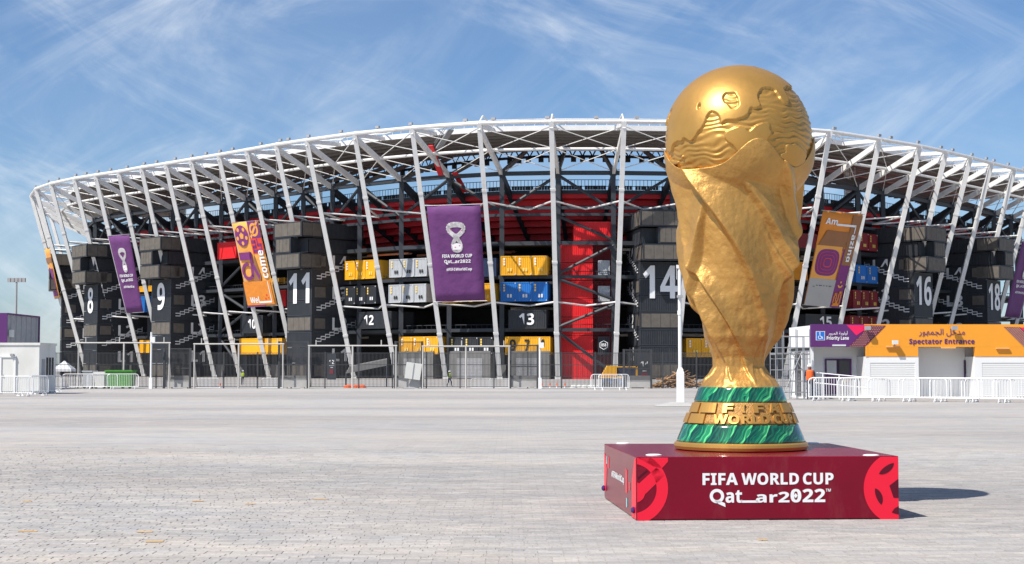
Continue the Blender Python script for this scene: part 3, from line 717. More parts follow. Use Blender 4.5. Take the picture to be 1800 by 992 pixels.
def emblem(t, fn, cx, cy, w, h, H=.14, pink=True):
    pts = []
    for k in range(49):
        a = 2 * math.pi * k / 48; y = .5 + .5 * math.cos(a); xx = math.sin(2 * a) * (.30 + .20 * (y > .5)) * (1.1 if y > .5 else .95)
        pts.append((xx, y))
    ribs = []
    for a, b in zip(pts, pts[1:]): ribs += strip([(cx + a[0] * w, cy + a[1] * h), (cx + b[0] * w, cy + b[1] * h)], w * .20)
    polys_on('emblem', ribs, fn, 'emblem_white', t, H)
    polys_on('emblem_foot', [[(cx - w * .30, cy), (cx + w * .30, cy), (cx + w * .36, cy + h * .20), (cx, cy + h * .27), (cx - w * .36, cy + h * .20)]], fn, 'emblem_white', t, H + .01)
    for e, (ax, ay) in enumerate(((-.36, .80), (.40, .76), (-.12, .10), (.2, .16))): polys_on('emblem_mark', [circ(cx + ax * w, cy + ay * h, w * .06, h * .025, 8)], fn, 'emblem_pink', t, H + .02)
def wordmark(t, fn, x0, x1, y1, H=.14, m='print_white', k=1.0):
    """two lines of lettering in the box x0..x1 under y1; k is the height of one line"""
    w = x1 - x0
    text_on('lettering', 'FIFA WORLD CUP', fn, x0, x1, y1 - k, y1, m, t, .03, H)
    a = x0 + w * .05; b = x1 - w * .06; y0 = y1 - 2.55 * k; W_ = b - a
    text_on('lettering', 'Qat', fn, a, a + W_ * .29, y0 - k * .18, y0 + k * .98, m, t, .02, H)
    text_on('lettering', 'ar2022', fn, a + W_ * .41, b, y0, y0 + k * .95, m, t, .02, H)
    polys_on('lettering', [[(a + W_ * .26, y0), (a + W_ * .46, y0), (a + W_ * .46, y0 + k * .13), (a + W_ * .26, y0 + k * .13)]], fn, m, t, H + .004)
    polys_on('lettering', [[(a + W_ * .08, y0 - k * .34), (a + W_ * .14, y0 - k * .42), (a + W_ * .13, y0 + .05 * k), (a + W_ * .05, y0 + .12 * k)]], fn, m, t, H + .004)
    z0 = a + W_ * .742
    polys_on('lettering', [[(z0 - W_ * .012, y0 + k * .48), (z0, y0 + k * .38), (z0 + W_ * .012, y0 + k * .48), (z0, y0 + k * .58)]], fn, m, t, H + .004)
t, fn = banner('large purple banner with white loop emblem and white lettering at the middle of the stadium', [(750, 362), (844, 359), (853, 529), (766, 531)], 'banner_purple')
emblem(t, fn, .52, .54, .27, .26); wordmark(t, fn, .22, .80, .495, k=.036); text_on('lettering', '#FIFAWorldCup', fn, .28, .78, .315, .355, 'print_white', t, .02, .14)
t, fn = banner('narrow purple banner with loop emblem between towers 8 and 9', [(190, 415), (227, 412), (252, 549), (221, 551)], 'banner_purple')
emblem(t, fn, .52, .55, .27, .26); wordmark(t, fn, .16, .84, .50, k=.036); text_on('lettering', '#FIFAWorldCup', fn, .24, .80, .315, .355, 'print_white', t, .02, .14)
t, fn = banner('purple banner with white emblem cut by the edge of the picture beside tower 18', [(1797, 425), (1826, 429), (1794, 560), (1766, 557)], 'banner_purple')
emblem(t, fn, .55, .55, .27, .26); wordmark(t, fn, .18, .88, .50, k=.036); text_on('lettering', '#FIFAWorldCup', fn, .24, .84, .315, .355, 'print_white', t, .02, .14)
t, fn = banner('orange and purple football banner reading Welcome between towers 9 and 11', [(408, 392), (453, 388), (487, 537), (437, 540)], 'banner_orange_light')
def ball(t, fn, cx, cy, rx, ry, ring, inner, H):
    polys_on('ball', [circ(cx, cy, rx, ry)], fn, ring, t, H)
    polys_on('ball_patch', [circ(cx, cy, rx * .34, ry * .34, 5, 90, 450)] + [circ(cx + rx * .70 * math.cos(R(90 + 72 * k + 36)), cy + ry * .70 * math.sin(R(90 + 72 * k + 36)), rx * .20, ry * .20, 8) for k in range(5)], fn, inner, t, H + .03)
polys_on('panel', [[(.58, .80), (1, .80), (1, 1), (.58, 1)], [(.0, .30), (.62, .30), (.62, .0), (.0, .0)]], fn, 'banner_violet', t, .12)
polys_on('panel', [[(.0, .02), (.96, .02), (.96, .30), (.0, .30)]], fn, 'banner_orange', t, .16)
ball(t, fn, .29, .84, .25, .125, 'banner_violet', 'banner_orange_light', .14)
polys_on('ring_motif', annulus(.79, .90, .10, .16, 24, k=.5) + strip([(.64, .82), (.95, .985)], .04), fn, 'banner_orange_light', t, .15)
polys_on('panel', [[(.58, .62), (1, .62), (1, .80), (.58, .80)]], fn, 'banner_red', t, .12)
polys_on('key_pattern', strip([(.62, .76), (.74, .76), (.74, .70), (.64, .70), (.64, .65), (.80, .65)], .035) + strip([(.82, .78), (.82, .72), (.94, .72), (.94, .66), (.86, .66)], .035), fn, 'banner_violet', t, .15)
polys_on('calligraphy', strip([(.10, .60), (.48, .60), (.42, .40)], .09) + annulus(.26, .42, .13, .21, 18, 60, 330, .5) + strip([(.46, .52), (.62, .36)], .07), fn, 'banner_violet', t, .18)
polys_on('panel', [[(.16, .30), (.66, .30), (.70, .36), (.60, .62), (.40, .30)]], fn, 'banner_brown', t, .17)
text_on('lettering', 'Wel', fn, .14, .46, .045, .12, 'print_white', t, .03, .2)
polys_on('lettering_rule', strip([(.46, .05), (.88, .05), (.88, .28)], .022), fn, 'print_white', t, .2)
text_on('lettering', 'come', lambda u, v, h: fn(v, u, h), .33, .66, .97, .78, 'print_white', t, .03, .2)
polys_on('bubbles', [circ(.75, .13, .03, .012, 10), circ(.70, .09, .035, .014, 10), circ(.80, .10, .02, .009, 10)], fn, 'banner_red', t, .2)
t, fn = banner('orange banner with a purple stadium plan reading Amazing beside the golden trophy', [(1447, 370), (1517, 377), (1474, 541), (1413, 536)], 'banner_orange')
polys_on('panel', [[(.0, .60), (.72, .60), (.80, .80), (.20, .80)]], fn, 'banner_brown', t, .12)
polys_on('panel', [[(.0, .0), (.72, .0), (.72, .29), (.0, .29)]], fn, 'banner_grey', t, .12)
polys_on('panel', [[(.72, .0), (1, .0), (1, .62), (.72, .62)]], fn, 'banner_violet', t, .12)
polys_on('panel', [[(.76, .45), (1, .45), (1, .98), (.76, .98)]], fn, 'banner_brown', t, .14)
polys_on('panel', [[(.0, .29), (.68, .29), (.68, .64), (.0, .64)]], fn, 'banner_orange_light', t, .15)
def sq(cx, cy, a, b, p=3.2, n=40): return [(cx + a * math.copysign(abs(math.cos(R(k * 360 / n))) ** (2 / p), math.cos(R(k * 360 / n))), cy + b * math.copysign(abs(math.sin(R(k * 360 / n))) ** (2 / p), math.sin(R(k * 360 / n)))) for k in range(n)]
for j, (a, m) in enumerate(((.30, 'banner_violet'), (.245, 'banner_red'), (.235, 'banner_violet'), (.175, 'banner_red'), (.165, 'banner_violet'), (.105, 'banner_red'), (.085, 'banner_violet'))): polys_on('stadium_plan', [sq(.36, .465, a, a * .47)], fn, m, t, .17 + .02 * j)
text_on('lettering', 'Am', fn, .10, .40, .865, .93, 'print_white', t, .03, .2)
polys_on('lettering_rule', strip([(.40, .868), (.88, .868), (.88, .80)], .022), fn, 'print_white', t, .2)
text_on('lettering', 'azing', lambda u, v, h: fn(v, u, h), .78, .49, .80, .96, 'print_white', t, .03, .2)
polys_on('flower_motif', annulus(.86, .24, .03, .07, 12, 180, 360, .45) + [circ(.86, .27, .025, .012, 8)], fn, 'banner_orange_light', t, .2)
polys_on('key_pattern', strip([(.77, .04), (.77, .14), (.83, .14), (.83, .06), (.89, .06), (.89, .16), (.95, .16), (.95, .03), (.77, .03)], .03), fn, 'banner_orange', t, .2)
text_on('small_print', '.. - -- - - --', fn, .12, .62, .20, .222, 'print_black', t, .0, .2)
t, fn = banner('orange banner seen almost edge-on at the corner column', [(78, 438), (87, 436), (105, 524), (96, 526)], 'banner_orange_light')
polys_on('panel', [[(.05, .05), (.85, .05), (.85, .60), (.05, .60)]], fn, 'banner_violet', t, .12); polys_on('panel', [[(.0, .72), (1, .72), (1, .82), (.0, .82)]], fn, 'banner_brown', t, .12)

# ---------------------------------------------------------------- entrance pavilion
A = aty(1427, 700, 78); Bp = aty(1800, 700, 78.4); O = Vector((A.x, A.y, 0)); U = Vector((Bp.x - A.x, Bp.y - A.y, 0)).normalized(); N_ = Vector((U.y, -U.x, 0))
def pu(px, py, d=0.0):
    h = hit(px, py, O - N_ * d, N_); return (h - O).dot(U), h.z
def pp(u, z, d=0.0): return O + U * u - N_ * d + Vector((0, 0, z))
pav = thing('entrance_pavilion', 'low white spectator entrance building with orange and purple sign band', 'building', tuple(O))
def pb(u0, u1, z0, z1, d0, d1, m, name, par=None):
    return MB().box(pp((u0 + u1) / 2, (z0 + z1) / 2, (d0 + d1) / 2), (u1 - u0, d1 - d0, z1 - z0), U).build(name, m, par or pav)
ZTOP = pu(1427, 570)[1]; ZS = pu(1523, 627)[1]; ZP = pu(1430, 610)[1]
uL = 0; uB = pu(1519, 600)[0]; uC = pu(1614, 620)[0]; uD = pu(1714, 620)[0]; uR = pu(1800, 600)[0]; uE = uR + 7
pb(.02, uE, ZTOP - .20, ZTOP - .06, .265, 5.2, 'pav_white', 'roof')
pb(0, uE, .12, ZTOP - .13, 4.9, 5.1, 'pav_white', 'rear_wall')
pb(0, .18, .0, ZTOP - .13, .28, 5.0, 'pav_white', 'side_wall')
pb(.2, uE, 0.0, .12, -.6, 5.0, 'concrete', 'plinth')
pb(.2, uE, .12, ZTOP - .2, 1.6, 1.75, 'pav_white', 'inner_wall')
fp = pb(0, uB, ZP, ZTOP, 0, .26, 'purple', 'sign_band'); 
fo = pb(uB + .004, uE, ZP, ZTOP - .002, 0, .26, 'orange', 'sign_band')
pb(uB + .1, uC, ZS, ZP - .003, .0, .26, 'orange', 'sign_band'); pb(uD, uE, ZS, ZP - .003, .0, .26, 'orange', 'sign_band')
for a, b in ((uB + .02, uB + .30), (uC - .16, uC + .02), (uD - .02, uD + .35)): pb(a, b, .12, ZS - .003, .02, 1.58, 'pav_white', 'pier')
def shutter(a, b, z1):
    B = MB(); n = 22; hh = (z1 - .12) / n
    for k in range(n): B.box(pp((a + b) / 2, .12 + hh * (k + .5), .07), (b - a, .07, hh * .86), U)
    B.box(pp((a + b) / 2, z1 - .16, .10), (b - a, .16, .3), U)
    B.build('roller_shutter', 'shutter', pav)
shutter(uB + .30, uC - .16, ZS); shutter(uD + .35, uE, ZS)
u0, u1 = uC + .02, uD - .02
pb(u0, u1, .12, ZP, 1.50, 1.58, 'shutter', 'recess_door')
def pd(px0, px1, py0, py1, d, m, name, th=.06, par=None):
    a, z1 = pu(px0, py0, d); b, _ = pu(px1, py0, d); _, z0 = pu(px0, py1, d); return pb(a, b, max(z0, .13), z1, d - th, d, m, name, par)
dr = pd(1450, 1496, 631, 693, 1.57, 'purple', 'door', .08)
pd(1453, 1470, 634, 657, 1.47, 'glass_pale', 'door_pane', .02, dr); pd(1475, 1493, 634, 657, 1.47, 'glass_dark', 'door_pane', .02, dr); pd(1472, 1474, 632, 693, 1.47, 'print_black', 'door_gap', .012, dr)
fq = lambda d: (lambda x, y, h: (lambda r: pp(r[0], r[1], d - h))(pu(x, y, d)))
polys_on('door_motif', [circ(x, 669, 2.4, 3, 8) for x in (1481, 1487, 1493)] + [circ(x, 671, 2.0, 2, 8) for x in (1484, 1490)], fq(1.46), 'orange', dr, .0)
dr = pd(1507, 1515, 631, 693, 1.57, 'purple', 'door', .08); pd(1509, 1514, 634, 657, 1.47, 'glass_dark', 'door_pane', .02, dr)
dr = pd(1694, 1706, 633, 693, 1.47, 'purple', 'door', .08); pd(1695.5, 1705, 635, 658, 1.37, 'glass_dark', 'door_pane', .02, dr)
f0 = fq(0)
polys_on('sign_stripe', [[(1488, 571.5), (1532, 572), (1505, 590)]], f0, 'pink', pav, .012)
polys_on('sign_pattern', [[(1492, 609), (1530, 572.2), (1557, 572.6), (1521, 609.5)]], f0, 'purple_dark', pav, .016)
dots = []
for r in range(13):
    for c in range(9):
        y = 574 + r * 2.9; x0 = 1530 - (y - 572) * 1.02 + 2 + c * 3.1 + (r % 2) * 1.5
        if x0 < 1530 - (y - 572) * 1.02 + 26: dots.append(circ(x0, y, .8, .8, 6))
polys_on('sign_dots', dots, f0, 'dot_gold', pav, .022)
polys_on('sign_stripe', [[(1521, 609.5), (1524.5, 606), (1526, 627), (1521, 627)]], f0, 'orange', pav, .012)
polys_on('sign_pattern', [[(1764, 575), (1793, 575.5), (1830, 612), (1812, 622)]], f0, 'purple_dark', pav, .012)
ln = []
for k in range(9): ln += strip([(1766 + k * 3, 576), (1806 + k * 3, 615)], .8)
polys_on('sign_lines', ln, f0, 'dot_gold', pav, .018)
polys_on('sign_stripe', [[(1793, 576), (1840, 576), (1840, 618)]], f0, 'pink', pav, .014)
def ptxt(s, x0, x1, y0, y1, m, o=.012): return text_on('lettering', s, lambda u, v, h: f0(u, v, h), x0, x1, y1, y0, m, pav, o, .02)
ptxt('Spectator Entrance', 1598, 1713, 596, 607.5, 'purple', .025)
ptxt('\uFEAD\uFEEE\uFEEC\uFEE4\uFEA0\uFEDF\uFE8D \uFEDE\uFEA7\uFEAA\uFEE3', 1615, 1696, 578, 592, 'purple', .012)
ptxt('Priority Lane', 1453, 1492, 591, 599.5, 'print_white', .022)
ptxt('\uFEAD\uFEED\uFEAE\uFEE4\uFEDF\uFE8D \uFE94\uFEF3\uFEEE\uFEDF\uFEED\uFE83', 1456, 1490, 582, 590, 'print_white', .012)
polys_on('sign_edge', [[(1434, 582.5), (1450, 582.5), (1450, 598.5), (1434, 598.5)]], f0, 'print_white', pav, .014)
polys_on('access_sign', [[(1435, 583.3), (1449, 583.3), (1449, 597.7), (1435, 597.7)]], f0, 'sign_blue', pav, .02)
polys_on('access_symbol', [circ(1441, 585.6, 1.2, 1.2, 10)] + annulus(1441.2, 593, 2.5, 3.5, 16, -20, 230) + strip([(1441, 587.5), (1441.4, 591.5), (1444.5, 591.8), (1446, 595.4)], 1.1), f0, 'print_white', pav, .026)
for x, y in ((1523, 577), (1571, 602), (1675, 577)):
    B = MB(); r = pu(x, y); B.box(pp(r[0], r[1], -.25), (.28, .16, .2), U); B.box(pp(r[0], r[1] - .1, -.1), (.08, .35, .06), U); B.build('wall_lamp', 'cabin_white' if x == 1571 else 'tower_grey', pav)
for x0, x1, y in ((1557, 1581, 609), (1750, 1773, 612), (1654, 1679, 611), (1463, 1486, 607)):
    a = pu(x0, y); b = pu(x1, y); pb(a[0], b[0], a[1] - .05, a[1] + .03, -.12, -.003, 'orange_soft' if x0 > 1500 else 'print_grey', 'light_bar')
for a_, b_, z0_, z1_, m_ in ((.7, 1.9, .13, 2.35, 'tower_grey'), (2.3, 3.6, .13, 2.35, 'glass_dark'), (.4, 4.6, 2.42, 2.56, 'print_black')):
    MB().box(O - N_ * (a_ + b_) / 2 + U * -.02 + Vector((0, 0, (z0_ + z1_) / 2)), (.05, b_ - a_, z1_ - z0_), U).build('side_opening', m_, pav)
# ramp railing at the priority lane
B = MB()
for z in (.55, 1.05): B.tube(pp(-.4, z + .3, -.7), pp(2.6, z, -1.6), .03, 5)
for k in range(5):
    t_ = k / 4; q = pp(-.4, 0, -.7).lerp(pp(2.6, 0, -1.6), t_); B.tube(q, q + Vector((0, 0, 1.35 - .3 * t_)), .03, 5)
tag(B.build('ramp_railing', 'barrier_white'), 'white ramp railing sloping down from the priority lane door', 'railing')
# scaffold in front of the pavilion's side
sc = thing('scaffold', 'silver tube scaffold standing beside the golden trophy and the pavilion', 'scaffold', tuple(aty(1395, 700, 77)))
sO = aty(1364, 700, 76.5); sO.z = 0; sU = Vector((1, .12, 0)).normalized(); sV = Vector((-.12, 1, 0))
zt = aty(1400, 588, 76.5).z; LX = (1426 - 1364) / 2750 * 76.5
for j in range(2):
    for k in range(6):
        p = sO + sU * LX * k / 5 + sV * j * .9; MB().tube(p, p + Vector((0, 0, zt + (.25 if (k + j) % 2 else -.1))), .022, 5).build('standard', 'galvanised', sc)
    for k in range(6):
        z = .35 + k * (zt - .45) / 5; MB().tube(sO + sV * j * .9 + Vector((0, 0, z)), sO + sU * LX + sV * j * .9 + Vector((0, 0, z)), .02, 5).build('ledger', 'galvanised', sc)
for k in range(6): MB().tube(sO + sU * LX * k / 5 + Vector((0, 0, 2.2)), sO + sU * LX * k / 5 + sV * .9 + Vector((0, 0, 2.2)), .02, 5).build('transom', 'galvanised', sc)
for a, b, z0, z1 in ((.2, .75, .2, 2.3), (.9, .35, 1.1, 2.6), (.45, .55, .2, 2.0)): MB().tube(sO + sU * LX * a + Vector((0, -.05, z0)), sO + sU * LX * b + Vector((0, -.05, z1)), .02, 5).build('diagonal', 'galvanised', sc)
for k in range(3): MB().box(sO + sU * LX / 2 + sV * (.15 + .3 * k) + Vector((0, 0, 2.26)), (LX, .26, .04), sU).build('plank', 'tower_grey', sc)
# ---------------------------------------------------------------- fence line
FY = 116.0; PXM = F / FY
fen = thing('perimeter_fence', 'long dark welded-wire fence along the far edge of the plaza', 'fence', (aty(700, 683, FY).x, FY, 0))
fh = 2.62; fx0 = aty(96, 683, FY).x; fx1 = aty(1440, 683, FY).x; bay = 2.5; nb = int((fx1 - fx0) / bay)
wp = MB()
for k in range(25): wp.box((k * bay / 25, 0, fh / 2 + .05), (.030, .02, fh - .15))
pm = mesh(wp); rl = MB()
for z in (.12, .9, 1.75, fh): rl.box((bay / 2, .012, z), (bay - .1, .035, .04))
rm = mesh(rl); po = mesh(MB().box((0, 0, fh / 2 + .04), (.09, .09, fh + .08)))
for k in range(nb):
    x = fx0 + k * bay
    for nm_, me_ in (('wire_panel', pm), ('rail', rm), ('post', po)): local(nm_, me_, 'fence', fen, (x - fen.location.x, 0, 0))
def gateleaf(x0, x1, label, ytop=616):
    a = aty(x0, 683, FY - .6); b = aty(x1, 683, FY - .6); w = b.x - a.x; h = aty(x0, ytop, FY - .6).z
    t = thing('fence_gate', label, 'gate', ((a.x + b.x) / 2, FY - .6, 0), 'narrow gate leaves with concrete ballast')
    B = MB()
    for x in (-w / 2, w / 2): B.box((x, 0, h / 2), (.16, .12, h))
    for z in (h - .06, h * .5): B.box((0, 0, z), (w, .08, .08))
    o = local('gate_frame', mesh(B), 'fence', t)
    B = MB(); 
    for k in range(int(w / .085)): B.box((-w / 2 + .085 * k, 0, h * .6), (.028, .02, h * .78))
    local('wire_panel', mesh(B), 'fence', t)
    B = MB(); B.box((0, .3, .52), (w * .94, .5, .86)); B.box((-w * .3, .3, .05), (.3, .5, .1)); B.box((w * .3, .3, .05), (.3, .5, .1)); local('ballast_block', mesh(B), 'concrete', t)
gateleaf(288, 334, 'gate leaf with ballast block in front of the tower numbered nine', 612); gateleaf(490, 541, 'gate leaf with ballast block right below the black tower with twin ones', 600); gateleaf(695, 742, 'gate leaf with ballast block left of the purple banner', 600); gateleaf(897, 945, 'gate leaf with ballast block below the 974 container', 606); gateleaf(1097, 1145, 'gate leaf with ballast block in front of the number 14 panel', 614)
def portal(x0, x1, y0, label):
    Y = FY - 1.2; a = aty(x0, 683, Y); b = aty(x1, 683, Y); z = aty(x0, y0, Y).z; w = b.x - a.x
    t = thing('goal_frame', label, 'frame', ((a.x + b.x) / 2, Y, 0), 'white pipe portals along the fence')
    for x in (-w / 2, w / 2): local('upright', mesh(MB().tube((x, 0, 0), (x, 0, z), .05, 8)), 'pipe', t)
    local('upright', mesh(MB().tube((0, 0, 0), (0, 0, z), .065, 8)), 'pipe', t)
    local('crossbar', mesh(MB().tube((-w / 2 - .08, 0, z), (w / 2 + .08, 0, z), .055, 8)), 'pipe', t)
    for x in (-.42, -.05, .33, .44): local('stub', mesh(MB().tube((w * x, 0, z), (w * x, 0, z + .42), .04, 6)), 'pipe', t)
    for sgn in (-1, 1): local('brace', mesh(MB().tube((sgn * w / 2, 0, z * .62), (sgn * (w / 2 - .02), 1.0, .1), .045, 6)), 'pipe', t)
    return t
portal(137, 297, 603, 'white pipe portal in front of towers 8 and 9'); portal(341, 497, 605, 'white pipe portal in front of the yellow containers left of tower 11'); portal(543, 696, 608, 'white pipe portal right of tower 11'); portal(743, 895, 609, 'white pipe portal below the large purple banner')
# ---------------------------------------------------------------- crowd barriers
def barrier_meshes():
    W_, H_ = 2.2, 1.08; fr = MB(); pts = [(-W_ / 2, .18), (-W_ / 2, H_ - .18), (-W_ / 2 + .06, H_ - .05), (-W_ / 2 + .2, H_), (W_ / 2 - .2, H_), (W_ / 2 - .06, H_ - .05), (W_ / 2, H_ - .18), (W_ / 2, .18)]
    for a, b in zip(pts, pts[1:] + pts[:1]): fr.tube((a[0], 0, a[1]), (b[0], 0, b[1]), .028, 6)
    bars = MB()
    for k in range(1, 18): x = -W_ / 2 + W_ * k / 18; bars.tube((x, 0, .18), (x, 0, H_ - .01), .012, 4)
    ft = MB(); ft.tube((0, -.28, .02), (0, .28, .02), .024, 5); ft.tube((0, 0, .02), (0, 0, .2), .024, 5); ft.tube((0, -.28, .02), (0, 0, .2), .018, 5); ft.tube((0, .28, .02), (0, 0, .2), .018, 5)
    return mesh(fr), mesh(bars), mesh(ft)
bm_ = barrier_meshes(); BC = [0]
def barrier(x, y, rz, label, z=0.0, grp='white crowd barriers'):
    t = thing('crowd_barrier', label, 'barrier', (x, y, z), grp, rz)
    local('barrier_frame', bm_[0], 'barrier_white', t); local('barrier_bars', bm_[1], 'barrier_white', t)
    for e in (-.85, .85): local('foot', bm_[2], 'barrier_white', t, (e, 0, 0))
p0 = atz(1462, 705); p1 = atz(1850, 709); n_ = 8
ordn = ['first', 'second', 'third', 'fourth', 'fifth', 'sixth', 'seventh', 'eighth']
for k in range(n_):
    q = p0.lerp(p1, k / (n_ - 1)); ang = math.atan2(p1.y - p0.y, p1.x - p0.x)
    barrier(q.x, q.y, ang + random.uniform(-.05, .05), f'white crowd barrier before the pavilion, {ordn[k]} of the front row from the trophy', grp='front row of barriers at the pavilion')
for k in range(n_ - 1):
    q = p0.lerp(p1, (k + .55) / (n_ - 1)); barrier(q.x - .3, q.y + 1.1, ang + random.uniform(-.12, .12), f'white crowd barrier before the pavilion, {ordn[k]} of the rear row from the trophy', grp='rear row of barriers at the pavilion')
for px, py, rz, lb in ((22, 697, 0.0, 'white crowd barrier before the cabin, cut by the picture edge'), (57, 696, 1.0, 'white crowd barrier set slantwise by the cabin corner'), (74, 693, 1.15, 'white crowd barrier second of the slanting ones by the cabin'), (88, 689.5, 1.2, 'white crowd barrier last of the slanting ones by the cabin')):
    q = atz(px, py); barrier(q.x, q.y, rz, lb)
for px, py, rz, lb in ((137, 681, .05, 'white crowd barrier nearest the tent in front of the fence'), (180, 681.5, -.05, 'white crowd barrier before the green skip'), (216, 680, .15, 'white crowd barrier at the skip end, away from the tent'), (1067, 686, .1, 'white crowd barrier before the yellow and blue lift'), (1079, 685.5, .25, 'white crowd barrier leaning behind another at the yellow lift')):
    q = aty(px, py, 112.6 if px < 300 else 107); barrier(q.x, q.y, rz, lb)
for px, Y, lb in ((848, 150, 'white barrier inside the fence below the purple banner'), (880, 150, 'white barrier inside the fence by the 974 container'), (366, 150, 'white barrier inside the fence by tower 9'), (480, 152, 'white barrier inside the fence at tower 11')):
    q = aty(px, 640, Y); barrier(q.x, Y, 0, lb, GZ)
# ---------------------------------------------------------------- cabins, tent, skip
def cabin(name, label, cat, x0, x1, xs, y0, y1, Y, depth, m, trim=None, lean=None):
    pass
Yc = 92.0; a = aty(-40, 690, Yc); b = aty(68, 690, Yc); zt = aty(40, 603, Yc).z
cb_ = thing('site_cabin', 'white portable site cabin beside the crowd barriers', 'cabin', ((a.x + b.x) / 2, Yc, 0))
MB().box(((a.x + b.x) / 2, Yc + 1.65, zt / 2 + .05), (b.x - a.x, 3.3, zt - .2)).build('cabin_wall', 'cabin_white', cb_)
MB().box(((a.x + b.x) / 2, Yc + 1.65, zt - .06), (b.x - a.x + .12, 3.42, .14)).build('roof_edge', 'cabin_white', cb_)
MB().box(((a.x + b.x) / 2, Yc + 1.65, .06), (b.x - a.x + .06, 3.36, .16)).build('skirt', 'tower_grey', cb_)
d0 = aty(1, 690, Yc).x; d1 = aty(26, 690, Yc).x; B = MB()
for x in (d0, d1): B.box((x, Yc - .05, 1.12), (.10, .1, 2.1))
B.box(((d0 + d1) / 2, Yc - .05, 2.2), (d1 - d0 + .1, .1, .1)); fr_ = B.build('door_frame', 'barrier_white', cb_)
dd = MB().box(((d0 + d1) / 2, Yc - .02, 1.15), (d1 - d0 - .12, .05, 2.0)).build('door', 'cabin_white', cb_); MB().box((d0 + .12, Yc - .08, 1.1), (.06, .08, .1)).build('handle', 'tower_grey', dd)
MB().box((aty(22, 640, Yc).x, Yc - .12, 2.3), (.2, .2, .12)).build('door_lamp', 'tower_grey', cb_)
for k in range(3): MB().box((b.x + .01, Yc + 1.55 + k * .55, 1.6), (.05, .3, 1.1)).build('window', 'glass_dark', cb_)
MB().box((b.x + .01, Yc + .8, 1.1), (.05, .6, 1.9)).build('side_door', 'tower_grey', cb_)
Yb = 108.0; a = aty(-60, 600, Yb); b = aty(12, 600, Yb); zt = aty(10, 551, Yb).z
b2 = thing('purple_cabin', 'two-storey purple fronted grey cabin rising behind the white site cabin', 'cabin', ((a.x + b.x) / 2, Yb, 0))
zb = 3.05
MB().box(((a.x + b.x) / 2, Yb + .05, (zt + zb) / 2), (b.x - a.x, .1, zt - zb)).build('front_panel', 'purple', b2)
MB().box(((a.x + b.x) / 2, Yb + 3.7, (zt + zb) / 2), (b.x - a.x - .06, 7.1, zt - zb - .12)).build('cabin_wall', 'tower_grey', b2)
MB().box(((a.x + b.x) / 2, Yb + 3.7, zt - .03), (b.x - a.x + .1, 7.3, .12)).build('roof_edge', 'purple', b2); MB().box((b.x, Yb + 7.3, (zt + zb) / 2), (.12, .12, zt - zb)).build('corner_trim', 'purple', b2)
for k in range(6): MB().box((b.x - .02, Yb + .9 + k * 1.15, (zt + zb) / 2), (.04, .05, zt - zb - .2)).build('panel_joint', 'galvanised', b2)
MB().box(((a.x + b.x) / 2, Yb + 3.7, zb / 2), (b.x - a.x - .3, 6.9, zb - .01)).build('lower_wall', 'cabin_white', b2)
MB().box((b.x + .15, Yb + .5, 3.9), (.25, .4, .5)).build('wall_box', 'cabin_white', b2)
c = aty(113, 660, 128); c.z = GZ * .7; tn = thing('market_tent', 'small white canopy tent by the corner column', 'tent', tuple(c)); zt = aty(113, 649, 128).z; za = aty(113, 634, 128).z
B = MB(); w = .62 * (128 / PXM * 1.0) * .16 + .0; w = 16 / 2750 * 128
B.add([c + Vector((-w, -w, zt - c.z)), c + Vector((w, -w, zt - c.z)), c + Vector((w, w, zt - c.z)), c + Vector((-w, w, zt - c.z)), c + Vector((0, 0, za - c.z)), c + Vector((-w, -w, zt - c.z - .2)), c + Vector((w, -w, zt - c.z - .2)), c + Vector((w, w, zt - c.z - .2)), c + Vector((-w, w, zt - c.z - .2))], [(0, 1, 4), (1, 2, 4), (2, 3, 4), (3, 0, 4), (0, 5, 6, 1), (1, 6, 7, 2), (2, 7, 8, 3), (3, 8, 5, 0)]); B.build('canopy', 'tent_white', tn)
for i_ in (-1, 1):
    for j_ in (-1, 1): MB().tube(c + Vector((w * .96 * i_, w * .96 * j_, 0)), c + Vector((w * .96 * i_, w * .96 * j_, zt - c.z)), .03, 5).build('leg', 'galvanised', tn)
def skip(px0, px1, py0, Y, m, label, zb=0.0):
    a = aty(px0, 670, Y).x; b = aty(px1, 670, Y).x; h = aty(px0, py0, Y).z - zb; t = thing('waste_skip', label, 'skip', ((a + b) / 2, Y, zb), 'waste skips by the fence')
    B = MB(); w = (b - a) / 2
    B.add([(-w * .9, 0, .1), (w * .9, 0, .1), (w * .9, 1.2, .1), (-w * .9, 1.2, .1), (-w, -.15, h), (w, -.15, h), (w, 1.35, h), (-w, 1.35, h)], [(0, 3, 2, 1), (0, 1, 5, 4), (1, 2, 6, 5), (2, 3, 7, 6), (3, 0, 4, 7)])
    local('bin_body', mesh(B), m, t); B = MB(); B.box((0, -.15, h), (2 * w + .1, .1, .1)); B.box((0, 1.35, h), (2 * w + .1, .1, .1)); local('rim', mesh(B), m, t)
    for x in (-.8, .8): local('wheel', mesh(MB().tube((w * x, .1, .1), (w * x, .2, .1), .1, 10)), 'print_black', t)
skip(186, 232, 652, 114.5, 'green_plastic', 'green waste skip behind the crowd barriers', 0)
skip(146, 162, 653, 114.7, 'grey_box', 'grey bin behind the crowd barriers beside the tent')
skip(166, 184, 655, 114.6, 'cabin_white', 'white bin between the grey bin and the green skip')
